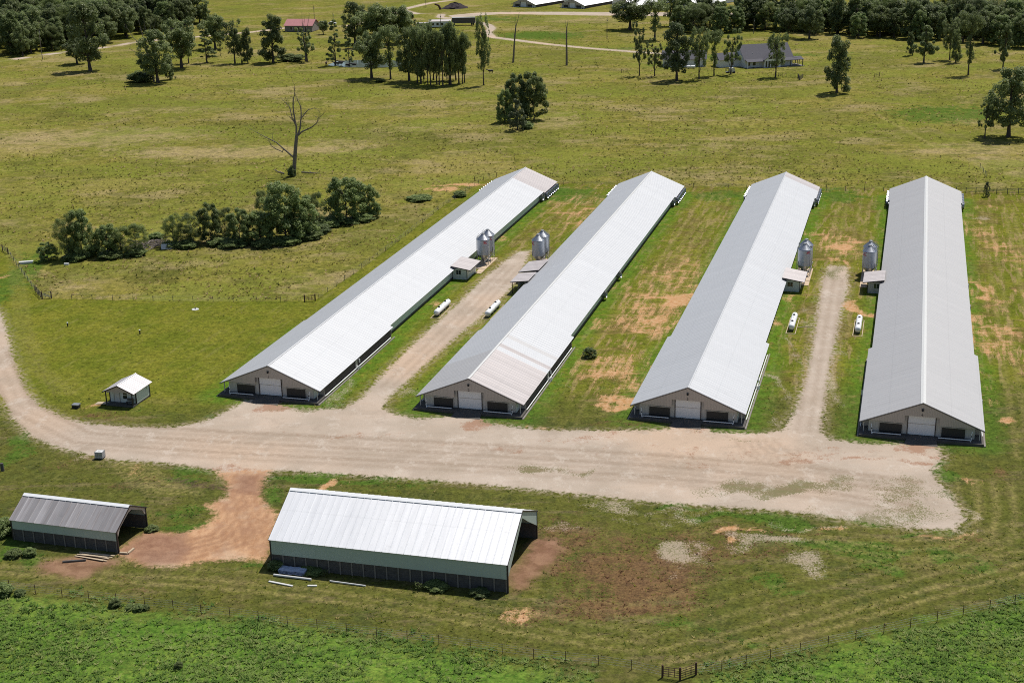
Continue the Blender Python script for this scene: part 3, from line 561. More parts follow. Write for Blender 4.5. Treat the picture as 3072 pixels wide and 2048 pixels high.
PATCH = {
 'dry': [(200, 315, 270, 20, 1), (60, 330, 130, 25, .8), (560, 347, 270, 12, 1), (800, 332, 120, 14, .7), (450, 250, 160, 9, .7), (1000, 290, 120, 12, .6), (1290, 275, 70, 20, .7), (1150, 250, 100, 14, .5), (2230, 345, 130, 16, .9), (2290, 375, 80, 14, .9), (1330, 45, 90, 8, 1), (1285, 44, 60, 5, 1), (1790, 45, 60, 4, .6), (1800, 120, 120, 4, .8), (2180, 310, 40, 6, .6),
         (800, 240, 80, 10, .5), (1600, 350, 120, 12, .45), (1300, 395, 160, 10, .5), (2050, 300, 60, 8, .4), (150, 700, 60, 6, .5), (400, 685, 300, 5, .6), (640, 210, 60, 7, .4), (1900, 205, 150, 6, .3), (1480, 122, 90, 5, .6), (2330, 395, 50, 8, .8), (520, 560, 200, 12, .35), (300, 600, 60, 14, .4), (180, 660, 60, 14, .6), (130, 600, 30, 14, .5)],
 'weed': [(560, 292, 160, 18, .8), (1000, 312, 150, 20, .7), (160, 265, 80, 16, .7), (1900, 300, 130, 24, .45), (1700, 185, 150, 12, .4), (1350, 400, 220, 12, .5), (350, 480, 300, 30, .35), (500, 440, 250, 20, .4), (370, 635, 60, 26, 1.), (660, 400, 90, 10, .5), (950, 450, 40, 12, .9), (1060, 440, 40, 10, .7), (200, 430, 150, 18, .4), (1650, 225, 160, 10, .5), (1200, 180, 100, 9, .4), (900, 430, 120, 16, .4), (1330, 85, 120, 12, .3), (1250, 150, 150, 10, .3), (2000, 390, 200, 14, .4), (1500, 330, 100, 14, .4), (1750, 390, 140, 10, .4), (230, 640, 40, 10, .4)],
 'green': [(2180, 262, 150, 22, .8), (1240, 82, 100, 9, 1.), (1700, 128, 250, 5, .8), (1100, 44, 120, 6, .7), (1500, 112, 160, 4, .7), (1520, 150, 60, 10, .6), (30, 640, 60, 60, .8), (1300, 450, 70, 20, .9), (1650, 450, 60, 15, .8), (1930, 450, 60, 18, .8), (700, 1090, 110, 9, 1), (860, 1105, 120, 8, .9), (470, 1085, 55, 15, 1), (440, 1110, 80, 8, .6), (640, 1140, 30, 20, .6), (800, 1120, 180, 9, .5), (1690, 1192, 110, 9, .9), (1560, 1172, 60, 6, .9), (1320, 1282, 45, 10, 1), (1790, 1205, 80, 14, .9), (1900, 1270, 180, 16, .9),
           (2020, 1290, 150, 14, .8), (2180, 1180, 40, 50, .8), (2150, 1080, 30, 30, 1), (2100, 1230, 90, 8, .6), (2230, 1300, 60, 20, .8), (1750, 1350, 80, 15, .6), (1650, 1460, 200, 20, .5), (1420, 1380, 50, 8, .6), (1880, 1012, 30, 10, .6), (560, 955, 60, 10, .9), (1500, 860, 70, 60, .3), (170, 1380, 120, 6, .5), (300, 1290, 60, 10, .5), (60, 1240, 60, 30, .9), (560, 1300, 60, 6, .6), (1990, 1190, 100, 6, .6), (280, 940, 60, 14, .5), (1400, 900, 40, 40, .3), (450, 1210, 60, 12, .8), (420, 1180, 70, 14, .6), (15, 1030, 30, 60, .7), (1180, 930, 20, 60, .7), (760, 925, 40, 10, .7), (1230, 480, 60, 30, .4)],
 'bare': [(1500, 720, 90, 60, .55), (1420, 850, 70, 60, .45), (1560, 640, 60, 40, .4), (2270, 760, 40, 160, .45), (1930, 560, 60, 30, .5), (1350, 500, 70, 40, .35), (2290, 560, 50, 60, .35), (1545, 690, 40, 14, .9), (1520, 735, 45, 12, 1), (1490, 760, 50, 12, .7), (1440, 800, 25, 10, .6), (1410, 910, 60, 8, 1), (1400, 925, 50, 5, .8), (1935, 570, 20, 12, 1), (1960, 550, 25, 10, .6), (1995, 725, 10, 36, 1), (1910, 590, 18, 8, .6), (2252, 670, 18, 40, .7), (2345, 690, 15, 20, .9), (2270, 790, 20, 30, .5), (2340, 975, 25, 5, .9), (1050, 425, 60, 5, 1), (1010, 437, 30, 4, .9), (1230, 980, 50, 5, .3), (1350, 480, 50, 10, .35), (1310, 500, 30, 12, .4), (2255, 880, 14, 60, .35), (1640, 620, 30, 20, .3), (1700, 540, 20, 30, .3), (1390, 745, 20, 14, .5), (1450, 840, 30, 10, .4), (1580, 600, 30, 30, .25), (5, 632, 14, 4, .8), (1215, 1410, 60, 12, .35), (740, 1105, 14, 10, .7), (2270, 480, 40, 5, .3), (1800, 680, 10, 30, .5), (1790, 740, 14, 20, .4), (1000, 700, 20, 10, .3), (1120, 690, 20, 20, .4), (1140, 545, 12, 12, .6), (1800, 515, 12, 6, .3), (2130, 470, 20, 4, .5), (2210, 1090, 30, 10, .4), (1940, 600, 14, 10, .8), (330, 1010, 10, 5, .2), (240, 922, 40, 4, .8), (1310, 465, 60, 14, .35), (300, 1085, 20, 20, .4), (510, 1165, 30, 6, .8), (1700, 1240, 60, 6, .8), (1900, 1215, 40, 6, .7), (2200, 1240, 60, 6, .5)],
 'brown': [(1290, 1265, 90, 44, .8), (1400, 1260, 120, 30, .6), (1640, 1250, 110, 30, .6), (1720, 1285, 90, 26, .5), (1300, 1420, 120, 20, .5), (1470, 1335, 160, 44, 1.2), (1440, 1400, 160, 30, 1.1), (1560, 1300, 60, 40, 1.), (1340, 1310, 90, 30, .8), (1600, 1290, 60, 22, .7), (1300, 1340, 60, 20, .5), (1370, 1290, 60, 20, .6), (1560, 1230, 90, 14, .4), (1230, 1290, 40, 20, .5), (2280, 1080, 30, 20, .7), (1250, 1210, 100, 16, .35), (160, 1060, 90, 12, .4), (400, 1045, 80, 6, .3), (300, 1120, 90, 14, .35), (190, 955, 90, 6, .6), (1420, 960, 120, 6, .5), (1800, 1235, 90, 8, .4), (250, 1350, 200, 8, .3), (2260, 1260, 60, 10, .4)],
 'pale': [(1575, 1272, 26, 22, 1), (1568, 1255, 20, 10, 1), (1605, 1285, 20, 12, .6), (1760, 1258, 80, 12, .8), (1825, 1302, 30, 12, .8), (1375, 1178, 50, 10, .6), (1440, 1205, 40, 8, .5), (1550, 1200, 60, 8, .5), (1880, 1212, 120, 4, .6), (2190, 1208, 30, 4, 1), (2240, 1180, 12, 26, .7), (2100, 1150, 90, 40, .45), (780, 895, 12, 30, .5), (1290, 860, 8, 60, .3), (1915, 860, 14, 50, .7), (1895, 760, 20, 60, .35), (1800, 880, 12, 60, .55), (1840, 800, 10, 60, .4), (1080, 745, 30, 40, .4), (1200, 620, 14, 20, .6), (1150, 600, 20, 10, .6), (930, 900, 16, 20, .4), (1010, 720, 16, 30, .35), (165, 1060, 20, 8, .6), (1300, 1230, 40, 8, .4), (1780, 950, 20, 16, .4), (2240, 1230, 40, 6, .5), (1650, 1180, 200, 5, .4), (2270, 500, 50, 3, .6), (2110, 475, 14, 4, 1), (2220, 470, 14, 3, .7)],
 'stain': [(1075, 965, 40, 14, .9), (610, 925, 40, 16, .7), (1575, 985, 30, 12, .7), (2100, 1030, 50, 16, 1), (1400, 1033, 30, 6, .6), (1800, 1058, 80, 8, .6), (1950, 1062, 100, 8, .6), (1300, 1010, 300, 10, .35), (800, 1000, 200, 12, .3), (1750, 1040, 400, 12, .35), (560, 1080, 60, 16, .5), (2085, 1072, 60, 10, .7), (1085, 48, 6, 3, .3)],
 'gg': [(1790, 1125, 160, 16, 1), (1720, 1140, 60, 6, .8), (1240, 1066, 50, 14, .9), (1330, 1078, 40, 8, .6), (2080, 1150, 90, 36, .6), (2000, 1190, 150, 10, .7), (1900, 1175, 100, 5, .5), (1700, 1105, 40, 8, .5), (1560, 985, 12, 4, .5), (1180, 590, 30, 14, .6), (1925, 625, 24, 14, .8), (690, 930, 50, 6, .8), (1690, 1000, 60, 4, .4)],
}
def hl(i, x, y0, y1): return np.array([np.array(HO[i])+N*x+D*y for y in (y0, (y0+y1)/2, y1)])
def off(pts, o): 
    q = P(pts); t = np.gradient(q, axis=0); t /= np.linalg.norm(t, axis=1)[:, None]; return q+np.stack([-t[:, 1], t[:, 0]], 1)*o
TRK = []   # pale tyre and mower lines: (line, half width, strength)
for x, y0, y1, s in ((13.2, -4, 150, .6), (15.0, -4, 150, .6), (18.5, 0, 150, .8), (20.3, 0, 150, .7), (23.5, -6, 140, .5), (25.4, -6, 140, .5), (29, 10, 120, .4), (31, 10, 120, .4)): TRK.append((hl(3, x, y0, y1), .35, s))
for x, y0, y1, s in ((13.5, 70, 156, .8), (16.0, 60, 156, .6), (18.2, 66, 156, .8), (20.5, 40, 150, .5), (23.0, 70, 150, .6), (12.0, 20, 60, .3)): TRK.append((hl(1, x, y0, y1), .35, s))
for x, y0, y1, s in ((14.0, 100, 150, .7), (15.8, 100, 152, .7), (19, 98, 150, .6), (21, 98, 150, .5), (17, 90, 110, .6)): TRK.append((hl(2, x, y0, y1), .35, s))
for x, y0, y1, s in ((14.5, 92, 150, .5), (17.5, 92, 150, .5), (19.5, 92, 150, .5)): TRK.append((hl(0, x, y0, y1), .35, s))
RUN = [(-40, 1335), (200, 1352), (450, 1368), (700, 1392), (900, 1425), (1100, 1462), (1300, 1500), (1450, 1520)]
for o, s in ((2.2, .9), (4.0, .8), (6.6, .7), (9.5, .5), (12, .35)): TRK.append((off(RUN, o), .32, s))
RUN2 = [(1560, 1560), (1750, 1510), (1950, 1450), (2150, 1390), (2352, 1335), (2500, 1290)]
for o, s in ((1.5, .9), (3.4, .9), (6.0, .8), (9.0, .6), (12, .5), (16, .35)): TRK.append((off(RUN2, o), .32, s))
RUN3 = [(1850, 1215), (1950, 1245), (2080, 1262), (2180, 1258), (2235, 1225), (2250, 1170), (2240, 1100)]
for o, s in ((0, .9), (-2.2, .8), (-4.5, .6), (2.5, .6), (5., .5)): TRK.append((off(RUN3, o), .35, s))
for k in range(6): TRK.append((P([(262+k*16, 1060), (275+k*18, 1085), (302+k*20, 1110), (345+k*24, 1135)]), .22, .9))
for k in range(3): TRK.append((P([(20+k*10, 560), (40+k*14, 760), (75+k*16, 850), (140+k*16, 905)]), .5, .35))
TRK.append((P([(2010, 260), (2100, 310), (2180, 355), (2260, 385)]), .6, .8)); TRK.append((P([(1720, 100), (1900, 118), (2100, 190), (2352, 215)]), .8, .4)); TRK.append((P([(1600, 172), (1750, 166), (1800, 166)]), .7, .9))
RUT = [(P([(385, 1098), (440, 1108), (500, 1118), (560, 1130), (600, 1136)]), .35, 1.), (P([(395, 1106), (450, 1116), (505, 1124)]), .25, .9), (P([(410, 1096), (460, 1104), (500, 1112)]), .25, .7)]
for k in range(5): RUT.append((P([(1690+k*22, 1010), (1712+k*24, 1038), (1760+k*26, 1066), (1850+k*26, 1088)]), .3, .35))
for k in range(6): RUT.append((off([(0, 800), (60, 930), (200, 1000), (500, 1020), (1000, 1045), (1500, 1075), (1900, 1110), (2100, 1140)], (k-2.5)*1.9), .5, .5 if k % 2 else .32))
for k in range(3): RUT.append((off([(900, 890), (1020, 775), (1180, 610)], (k-1)*1.7), .35, .3))
for k in range(3): RUT.append((off([(1858, 990), (1880, 850), (1915, 640)], (k-1)*1.7), .35, .3))
for k in range(5): RUT.append((off([(560, 1090), (560, 1140), (570, 1190), (520, 1240), (430, 1262), (330, 1265)], (k-2)*1.3), .3, .55))
for k in range(4): RUT.append((off([(570, 1120), (580, 1180), (600, 1240), (640, 1262)], (k-1.5)*1.2), .3, .5))
FOOT = []
for i in range(4):
    o = np.array(HO[i]); L = HLEN[i]
    FOOT.append(np.array([o+N*a+D*b for a, b in ((-9, -1.3), (9, -1.3), (9, FN), (7.8, FN), (7.8, L-BN), (8.9, L-BN), (8.9, L), (-8.9, L), (-8.9, L-BN), (-7.8, L-BN), (-7.8, FN), (-9, FN))]))
def rect(loc, rz, x0, x1, y0, y1):
    c, s = math.cos(rz), math.sin(rz); return np.array([(loc[0]+c*x-s*y, loc[1]+s*x+c*y) for x, y in ((x0, y0), (x1, y0), (x1, y1), (x0, y1))])
FOOT += [rect((-1.10, 144.42), -TH+.02, -30, 0, 0, 14.4), rect((-49.83, 156.72), -TH, -15.3, 0, 0, 7.1), rect((-60.53, 206.58), -TH, -5, 0, 0, 5.4)]
def masks(X, Y):
    m = {}
    yard = sdist(YARD, X, Y); yard = np.maximum(yard, 2.6-lined(FARROAD, X, Y)); yard = np.maximum(yard, 2.3-lined(FARDRIVE, X, Y)); yard = np.maximum(yard, sdist(FARYARD, X, Y))
    m['gravel'] = np.clip(yard, -5, 5)
    m['dirt'] = np.clip(sdist(TRACK, X, Y), -5, 5)
    m['red'] = np.clip(np.max([sdist(p, X, Y) for p in FRED], axis=0), -4, 4)
    m['lush'] = np.clip(np.max([sdist(p, X, Y) for p in LUSH], axis=0), -5, 5)
    m['mow'] = np.clip(sdist(MOW, X, Y), -5, 5)
    wall = np.min([-sdist(p, X, Y) for p in FOOT[:4]], axis=0)
    m['wallg'] = np.clip(wall, -3, 9)
    Xw = X+(vnoise(X, Y, 9, 61)-.5)*5+(vnoise(X, Y, 3, 62)-.5)*3; Yw = Y+(vnoise(X, Y, 9, 63)-.5)*6+(vnoise(X, Y, 3, 64)-.5)*4
    for k, lst in PATCH.items():
        a = np.zeros(X.shape)
        for cx, cy, rx, ry, st in lst:
            c, ra, rb = ell(cx, cy, rx, ry); q = np.sqrt(((Xw-c[0])/ra)**2+((Yw-c[1])/rb)**2); a = np.maximum(a, st*np.clip(1.5-q, 0, 1))
        m[k] = a
    for nm, lst in (('track', TRK), ('rut', RUT)):
        a = np.zeros(X.shape)
        for ln, w_, st in lst:
            lo, hi = ln.min(0)-4, ln.max(0)+4; s_ = (X > lo[0]) & (X < hi[0]) & (Y > lo[1]) & (Y < hi[1])
            if s_.any(): a[s_] = np.maximum(a[s_], st*np.clip(1.35-lined(ln, X[s_], Y[s_])/(w_*1.5), 0, 1))
        m[nm] = a
    return m
def axis(lo, a, b, hi, st, grow):
    v = list(np.arange(a, b+st/2, st)); s = st
    while v[-1] < hi: s *= grow; v.append(v[-1]+s)
    s = st; u = []; q = a
    while q > lo: s *= grow; q -= s; u.append(q)
    return np.array(u[::-1]+v)
gx = axis(-4000, -118, 128, 4000, .6, 1.10); gy = axis(-400, 126, 392, 7000, .6, 1.015)
X, Y = np.meshgrid(gx, gy); MK = masks(X, Y)
# gentle ground relief, flat where something is built
rel = (vnoise(X, Y, 45, 3)-.5)*.5+(vnoise(X, Y, 16, 4)-.5)*.22+(vnoise(X, Y, 5, 5)-.5)*.10
keep = np.clip((Y-350)/60, 0, 1)*np.clip(-MK['gravel']/5, 0, 1); keep[(Y > 1500)] = 0
near = (vnoise(X, Y, 2.6, 6)-.5)*.10*np.clip(-MK['gravel']/2, 0, 1)*np.clip((MK['wallg']-1)/3, 0, 1)
Z = (rel*keep+near); Z = Z-np.maximum(Z.max()*0, 0)
POND = P([(752, 150), (772, 141), (800, 139), (850, 138), (905, 139), (935, 146), (930, 152), (880, 155), (800, 155)])
def hz(x, y): 
    i = np.clip(np.searchsorted(gy, y)-1, 0, len(gy)-2); j = np.clip(np.searchsorted(gx, x)-1, 0, len(gx)-2); return float(Z[i, j])
pd = sdist(POND, X, Y); Z = np.where(pd > -2, np.minimum(Z, -.25*np.clip((pd+2)/3, 0, 1)), Z)
nx, ny = len(gx), len(gy)
G = NG('ground cover')
def ground_material(G):
    p = G.geo(); x, y, z = G.sep(p)
    A = {k: G.attr(k) for k in MK}
    n8 = G.noise(p, .12, 4); n2 = G.noise(p, .5, 4, .6); n1 = G.noise(p, 1.4, 4, .65); nf = G.noise(p, 4.5, 3, .6); nb = G.noise(p, .03, 3); nx_ = G.noise(G.mapv(p, (1, 1, 1)), .25, 5, .7)
    # streaks run along the houses
    ax = G.math('ADD', G.math('MULTIPLY', x, N[0]), G.math('MULTIPLY', y, N[1])); al = G.math('ADD', G.math('MULTIPLY', x, D[0]), G.math('MULTIPLY', y, D[1]))
    sv = G.comb(G.math('MULTIPLY', ax, 1.0), G.math('MULTIPLY', al, .12), 0); ns = G.noise(sv, .9, 4, .6)
    def edge(k, amp, w=.25, nn=None):
        q = G.math('ADD', A[k], G.math('MULTIPLY', G.math('SUBTRACT', nn or n2, .5), amp)); q = G.math('ADD', q, G.math('MULTIPLY', G.math('SUBTRACT', nf, .5), amp*.35)); return G.ss(q, -w, w)
    def patch(k, lo=.42, hi=.62, wt=.9, spk=1.2, stk=0.):
        wt *= 2.6
        q = G.math('ADD', A[k], G.math('MULTIPLY', G.math('SUBTRACT', nx_, .5), wt)); q = G.math('ADD', q, G.math('MULTIPLY', G.math('SUBTRACT', nf, .5), spk)); q = G.math('ADD', q, G.math('MULTIPLY', G.math('SUBTRACT', ns, .5), stk)); q = G.math('ADD', q, G.math('MULTIPLY', G.math('SUBTRACT', n1, .5), .8)); return G.math('MULTIPLY', G.ss(q, lo, hi), G.ss(A[k], 0, .2))
    # pasture
    c = G.mix(G.ss(n8, .3, .7), (0.175, 0.161, 0.0296), (0.24, 0.204, 0.0504))
    c = G.mix(G.ss(nb, .35, .65), c, (0.163, 0.173, 0.0279))
    c = G.mix(G.math('MULTIPLY', G.ss(n1, .46, .66), .62), c, (0.0867, 0.0918, 0.0192)); c = G.mix(G.math('MULTIPLY', G.ss(n2, .55, .72), .5), c, (0.107, 0.11, 0.0218)); c = G.mix(G.math('MULTIPLY', G.ss(n2, .45, .28), .55), c, (0.265, 0.219, 0.074)); c = G.mix(G.math('MULTIPLY', G.ss(G.noise(p, .055, 5, .7), .52, .66), .6), c, (0.24, 0.189, 0.096)); c = G.mix(G.math('MULTIPLY', G.ss(G.noise(G.mapv(p, (.5, 1, 1), (0, 0, .2)), .09, 5, .7), .53, .66), .55), c, (0.102, 0.107, 0.0243))
    c = G.mix(G.math('MULTIPLY', G.ss(nf, .5, .75), .5), c, (0.255, 0.214, 0.074))
    c = G.mix(G.math('MULTIPLY', patch('weed'), .7), c, (0.0898, 0.0918, 0.0218))
    c = G.mix(G.math('MULTIPLY', patch('dry', .3, .95, 1.1, 1.6), .62), c, G.mix(nf, (0.275, 0.214, 0.115), (0.428, 0.326, 0.17)))
    nm_ = G.noise(p, .17, 7, .78); nl_ = G.noise(p, .022, 4, .6); nk = G.noise(G.mapv(p, (1, .6, 1), (0, 0, .1)), .32, 6, .8)
    c = G.mix(G.math('MULTIPLY', G.ss(nm_, .50, .62), .75), c, (0.0898, 0.0959, 0.0209)); c = G.mix(G.math('MULTIPLY', G.ss(nk, .48, .36), .65), c, (0.291, 0.24, 0.087)); c = G.mix(G.math('MULTIPLY', G.ss(nk, .56, .66), .55), c, (0.0765, 0.0816, 0.0174))
    c = G.mix(G.math('MULTIPLY', G.ss(nl_, .50, .62), .55), c, (0.12, 0.128, 0.0261)); c = G.mix(G.math('MULTIPLY', G.ss(nl_, .46, .36), .5), c, (0.26, 0.219, 0.0653))
    nq = G.noise(G.mapv(p, (.7, 1, 1), (0, 0, .3)), .035, 6, .72); c = G.mix(G.math('MULTIPLY', G.ss(nq, .50, .60), .6), c, (0.165, 0.185, 0.0307)); c = G.mix(G.math('MULTIPLY', G.ss(nq, .47, .37), .55), c, (0.31, 0.24, 0.122)); c = G.mix(G.math('MULTIPLY', G.ss(G.noise(p, .075, 6, .75), .54, .64), .5), c, (0.095, 0.1, 0.0256))
    # mown lawn
    m = G.mix(G.ss(n8, .3, .7), (0.114, 0.133, 0.0156), (0.173, 0.168, 0.0243))
    m = G.mix(G.math('MULTIPLY', G.ss(n1, .45, .66), .6), m, (0.0765, 0.1, 0.0122)); m = G.mix(G.math('MULTIPLY', G.ss(n2, .54, .7), .5), m, (0.0867, 0.107, 0.0174)); m = G.mix(G.math('MULTIPLY', G.ss(n2, .44, .28), .45), m, (0.204, 0.189, 0.0435))
    rough_ = G.ss(y, 215, 195); sd_ = G.noise(p, .11, 5, .72); sd2 = G.noise(G.mapv(p, (.35, 1.5, 1), (0, 0, .12)), .22, 5, .7)
    m = G.mix(G.math('MULTIPLY', rough_, G.math('MULTIPLY', G.ss(sd_, .50, .62), .85)), m, (0.0428, 0.0694, 0.0156)); m = G.mix(G.math('MULTIPLY', rough_, G.math('MULTIPLY', G.ss(sd_, .47, .36), .7)), m, (0.204, 0.148, 0.065)); m = G.mix(G.math('MULTIPLY', rough_, G.math('MULTIPLY', G.ss(sd2, .54, .64), .75)), m, (0.296, 0.214, 0.12))
    m = G.mix(G.math('MULTIPLY', rough_, .55), m, (0.0867, 0.0867, 0.0261))
    mid = G.math('MULTIPLY', G.ss(y, 196, 215), G.ss(x, -25, 5)); m = G.mix(G.math('MULTIPLY', mid, G.math('MULTIPLY', G.ss(ns, .50, .62), .85)), m, (0.255, 0.189, 0.085)); m = G.mix(G.math('MULTIPLY', mid, G.math('MULTIPLY', G.ss(sd_, .48, .62), .8)), m, (0.128, 0.102, 0.0305)); m = G.mix(G.math('MULTIPLY', mid, G.math('MULTIPLY', G.ss(sd2, .55, .68), .5)), m, (0.306, 0.194, 0.09))
    m = G.mix(G.math('MULTIPLY', G.ss(ns, .52, .72), .45), m, (0.204, 0.189, 0.0566))
    m = G.mix(G.math('MULTIPLY', G.ss(nf, .55, .8), .35), m, (0.204, 0.204, 0.0609))
    wg = G.math('MULTIPLY', G.ss(A['wallg'], 4.5, .8), G.ss(n2, .25, .55)); m = G.mix(G.math('MULTIPLY', wg, .75), m, (0.0765, 0.163, 0.0174))
    m = G.mix(G.math('MULTIPLY', rough_, .3), m, (.06, .068, .022)); c = G.mix(edge('mow', 3), c, m)
    c = G.mix(G.math('MULTIPLY', patch('green', .35, .75, .9, 1.4), .8), c, G.mix(n1, (0.0408, 0.0898, 0.0156), (0.0867, 0.153, 0.0209)))
    c = G.mix(G.math('MULTIPLY', patch('brown', .22, 1.05, 1.0, 2.2), .72), c, G.mix(nf, (0.0969, 0.0459, 0.028), (0.224, 0.122, 0.07)))
    # lush field
    lu = G.mix(G.ss(n8, .35, .65), (0.0969, 0.173, 0.0261), (0.143, 0.204, 0.0366)); lu = G.mix(G.math('MULTIPLY', G.ss(n1, .45, .65), .75), lu, (0.0561, 0.133, 0.0174)); lu = G.mix(G.math('MULTIPLY', G.ss(n2, .6, .75), .5), lu, (0.163, 0.224, 0.0305))
    lu = G.mix(G.math('MULTIPLY', G.ss(sd_, .52, .66), .6), lu, (0.133, 0.143, 0.0305)); lu = G.mix(G.math('MULTIPLY', G.ss(sd_, .46, .34), .5), lu, (0.0561, 0.102, 0.0192))
    c = G.mix(edge('lush', 9, 2.2), c, lu)
    c = G.mix(G.math('MULTIPLY', G.math('MULTIPLY', A['track'], G.ss(n1, .32, .62)), .6), c, (0.316, 0.255, 0.104))
    c = G.mix(G.math('MULTIPLY', G.math('MULTIPLY', G.ss(A['rut'], .3, .9), G.ss(n1, .35, .55)), .8), c, (0.102, 0.0714, 0.045))
    gt = G.math('ADD', G.math('MULTIPLY', G.noise(p, 2.4, 6, .85), .9), G.math('MULTIPLY', G.noise(p, .75, 6, .85), .9)); gt = G.ss(gt, .62, 1.18, .42, 1.52)
    c = G.mix(1.0, c, G.comb(gt, gt, G.math('ADD', G.math('MULTIPLY', gt, .8), .2)), 'MULTIPLY')
    bare = G.mix(G.ss(n1, .35, .65), (.46, .235, .11), (.55, .345, .20)); bq = G.math('ADD', patch('bare', .28, .95, .8, 2.2, 2.2), G.math('MULTIPLY', G.ss(A['bare'], .1, .5), G.math('MULTIPLY', G.ss(sd2, .52, .6), .6)), None, True); c = G.mix(G.math('MULTIPLY', bq, .85), c, bare)
    pale = G.mix(nf, (.31, .25, .175), (.47, .39, .305)); c = G.mix(G.math('MULTIPLY', patch('pale', .3, 1.0, .9, 2.4), .75), c, pale)
    # gravel and dirt, with grass tongues at the rim
    gr = G.mix(G.ss(n8, .3, .7), (.375, .31, .245), (.465, .39, .32)); gr = G.mix(G.math('MULTIPLY', G.ss(G.noise(G.mapv(p, (.25, 1.6, 1), (0, 0, .25)), .7, 5, .65), .45, .7), .45), gr, (.42, .33, .255)); gr = G.mix(G.math('MULTIPLY', G.ss(nf, .55, .8), .4), gr, (.56, .50, .43)); gr = G.mix(G.math('MULTIPLY', G.ss(nb, .45, .7), .8), gr, (.50, .37, .27)); gr = G.mix(G.math('MULTIPLY', G.ss(G.noise(p, 9., 2, .6), .52, .75), .35), gr, (.24, .20, .16)); gr = G.mix(G.math('MULTIPLY', patch('stain', .4, .7), .75), gr, (.30, .165, .105))
    gg = patch('gg', .5, .72, .9, 3.2); gr = G.mix(G.math('MULTIPLY', gg, .85), gr, G.mix(n1, (.10, .11, .04), (.17, .16, .06)))
    rim = G.math('MULTIPLY', G.ss(A['gravel'], -2.2, -.1), G.ss(n1, .42, .62)); c = G.mix(G.math('MULTIPLY', rim, .55), c, (.40, .32, .22))
    gr = G.mix(G.math('MULTIPLY', G.math('MULTIPLY', A['rut'], G.ss(n1, .25, .55)), 1.0), gr, (.22, .155, .105)); gr = G.mix(G.math('MULTIPLY', G.ss(nm_, .52, .62), .4), gr, (.31, .25, .195)); gr = G.mix(G.math('MULTIPLY', G.ss(nk, .47, .37), .35), gr, (.56, .50, .43)); far_ = G.ss(x, 70, 90); gq = G.math('ADD', A['gravel'], G.math('MULTIPLY', G.math('SUBTRACT', n1, .5), 3.4)); gq = G.math('ADD', gq, G.math('MULTIPLY', G.math('SUBTRACT', nm_, .5), 9.)); gq = G.math('ADD', gq, G.math('MULTIPLY', G.math('SUBTRACT', nf, .5), 3.)); ge = G.mix(far_, edge('gravel', 3.4, .5, n1), G.ss(gq, -.6, .8)); c = G.mix(ge, c, gr)
    dt = G.mix(G.ss(G.noise(G.mapv(p, (1, .35, 1), (0, 0, -.5)), 1.3, 4), .35, .65), (.49, .30, .175), (.40, .225, .125)); dt = G.mix(G.math('MULTIPLY', G.ss(nf, .5, .75), .4), dt, (.57, .41, .275))
    dt = G.mix(G.math('MULTIPLY', G.math('MULTIPLY', A['rut'], G.ss(n1, .3, .55)), .8), dt, (.24, .13, .08)); dt = G.mix(G.math('MULTIPLY', G.ss(nm_, .49, .6), .55), dt, (.33, .19, .12)); dt = G.mix(G.math('MULTIPLY', G.ss(n8, .48, .36), .5), dt, (.52, .40, .29)); c = G.mix(edge('dirt', 4.2, .8, n1), c, dt)
    c = G.mix(G.math('MULTIPLY', G.math('MULTIPLY', A['rut'], A['dirt']), .12), c, (.2, .1, .06)); rd = G.mix(G.ss(n2, .35, .65), (.20, .105, .070), (.30, .175, .115)); rd = G.mix(G.math('MULTIPLY', G.ss(nf, .55, .7), .5), rd, (.10, .055, .042))
    c = G.mix(G.math('MULTIPLY', edge('red', 3.2, 1.2), .85), c, rd)
    h = G.math('ADD', G.math('MULTIPLY', n1, .5), G.math('MULTIPLY', nf, .5)); G.bump(h, .55, .22)
    G.set(c, 1.0, 0, .0); return G.m
M_GROUND = ground_material(G)
vid = np.arange(nx*ny).reshape(ny, nx)
quads = np.stack([vid[:-1, :-1], vid[:-1, 1:], vid[1:, 1:], vid[1:, :-1]], -1).reshape(-1, 4)
def cellavg(a): return (a[:-1, :-1]+a[:-1, 1:]+a[1:, 1:]+a[1:, :-1]).reshape(-1)/4
fg, fd = cellavg(MK['gravel']), cellavg(MK['dirt'])
isdirt = fd > 0; isroad = (fg > 0) & ~isdirt
VX = np.stack([X, Y, Z], -1).reshape(-1, 3)
def grid_obj(name, sel):
    q = quads[sel]; u, inv = np.unique(q, return_inverse=True); inv = inv.reshape(-1, 4)
    me = bpy.data.meshes.new(name); me.vertices.add(len(u)); me.vertices.foreach_set('co', VX[u].ravel())
    me.loops.add(inv.size); me.loops.foreach_set('vertex_index', inv.ravel().astype(np.int32)); me.polygons.add(len(inv)); me.polygons.foreach_set('loop_start', np.arange(0, inv.size, 4, dtype=np.int32))
    for k, a in MK.items():
        at_ = me.attributes.new(k, 'FLOAT', 'POINT'); at_.data.foreach_set('value', a.reshape(-1)[u].astype(np.float32))
    me.materials.append(M_GROUND); me.update(); me.polygons.foreach_set('use_smooth', [True]*len(inv)); o = link(name, me); o['kind'] = 'structure'; return o
o = grid_obj('ground', ~(isdirt | isroad)); o['label'] = 'rolling pasture and mown grass around the chicken houses'
o = grid_obj('gravel_road', isroad); o['label'] = 'pale gravel yard and drives in front of the chicken houses'
o = grid_obj('dirt_track', isdirt); o['label'] = 'orange dirt track between the two litter sheds'
g = NG('pond water'); M_WATER = g.set(g.mix(g.noise(g.geo(), .2, 3), (.10, .13, .13), (.13, .16, .12)), .08, 0, .5)
b = MB(); b.add([(x, y, -.05) for x, y in POND], [tuple(range(len(POND)))]); o = b.build('pond_water', M_WATER); o['kind'] = 'structure'; o['label'] = 'small still pond among the far trees'
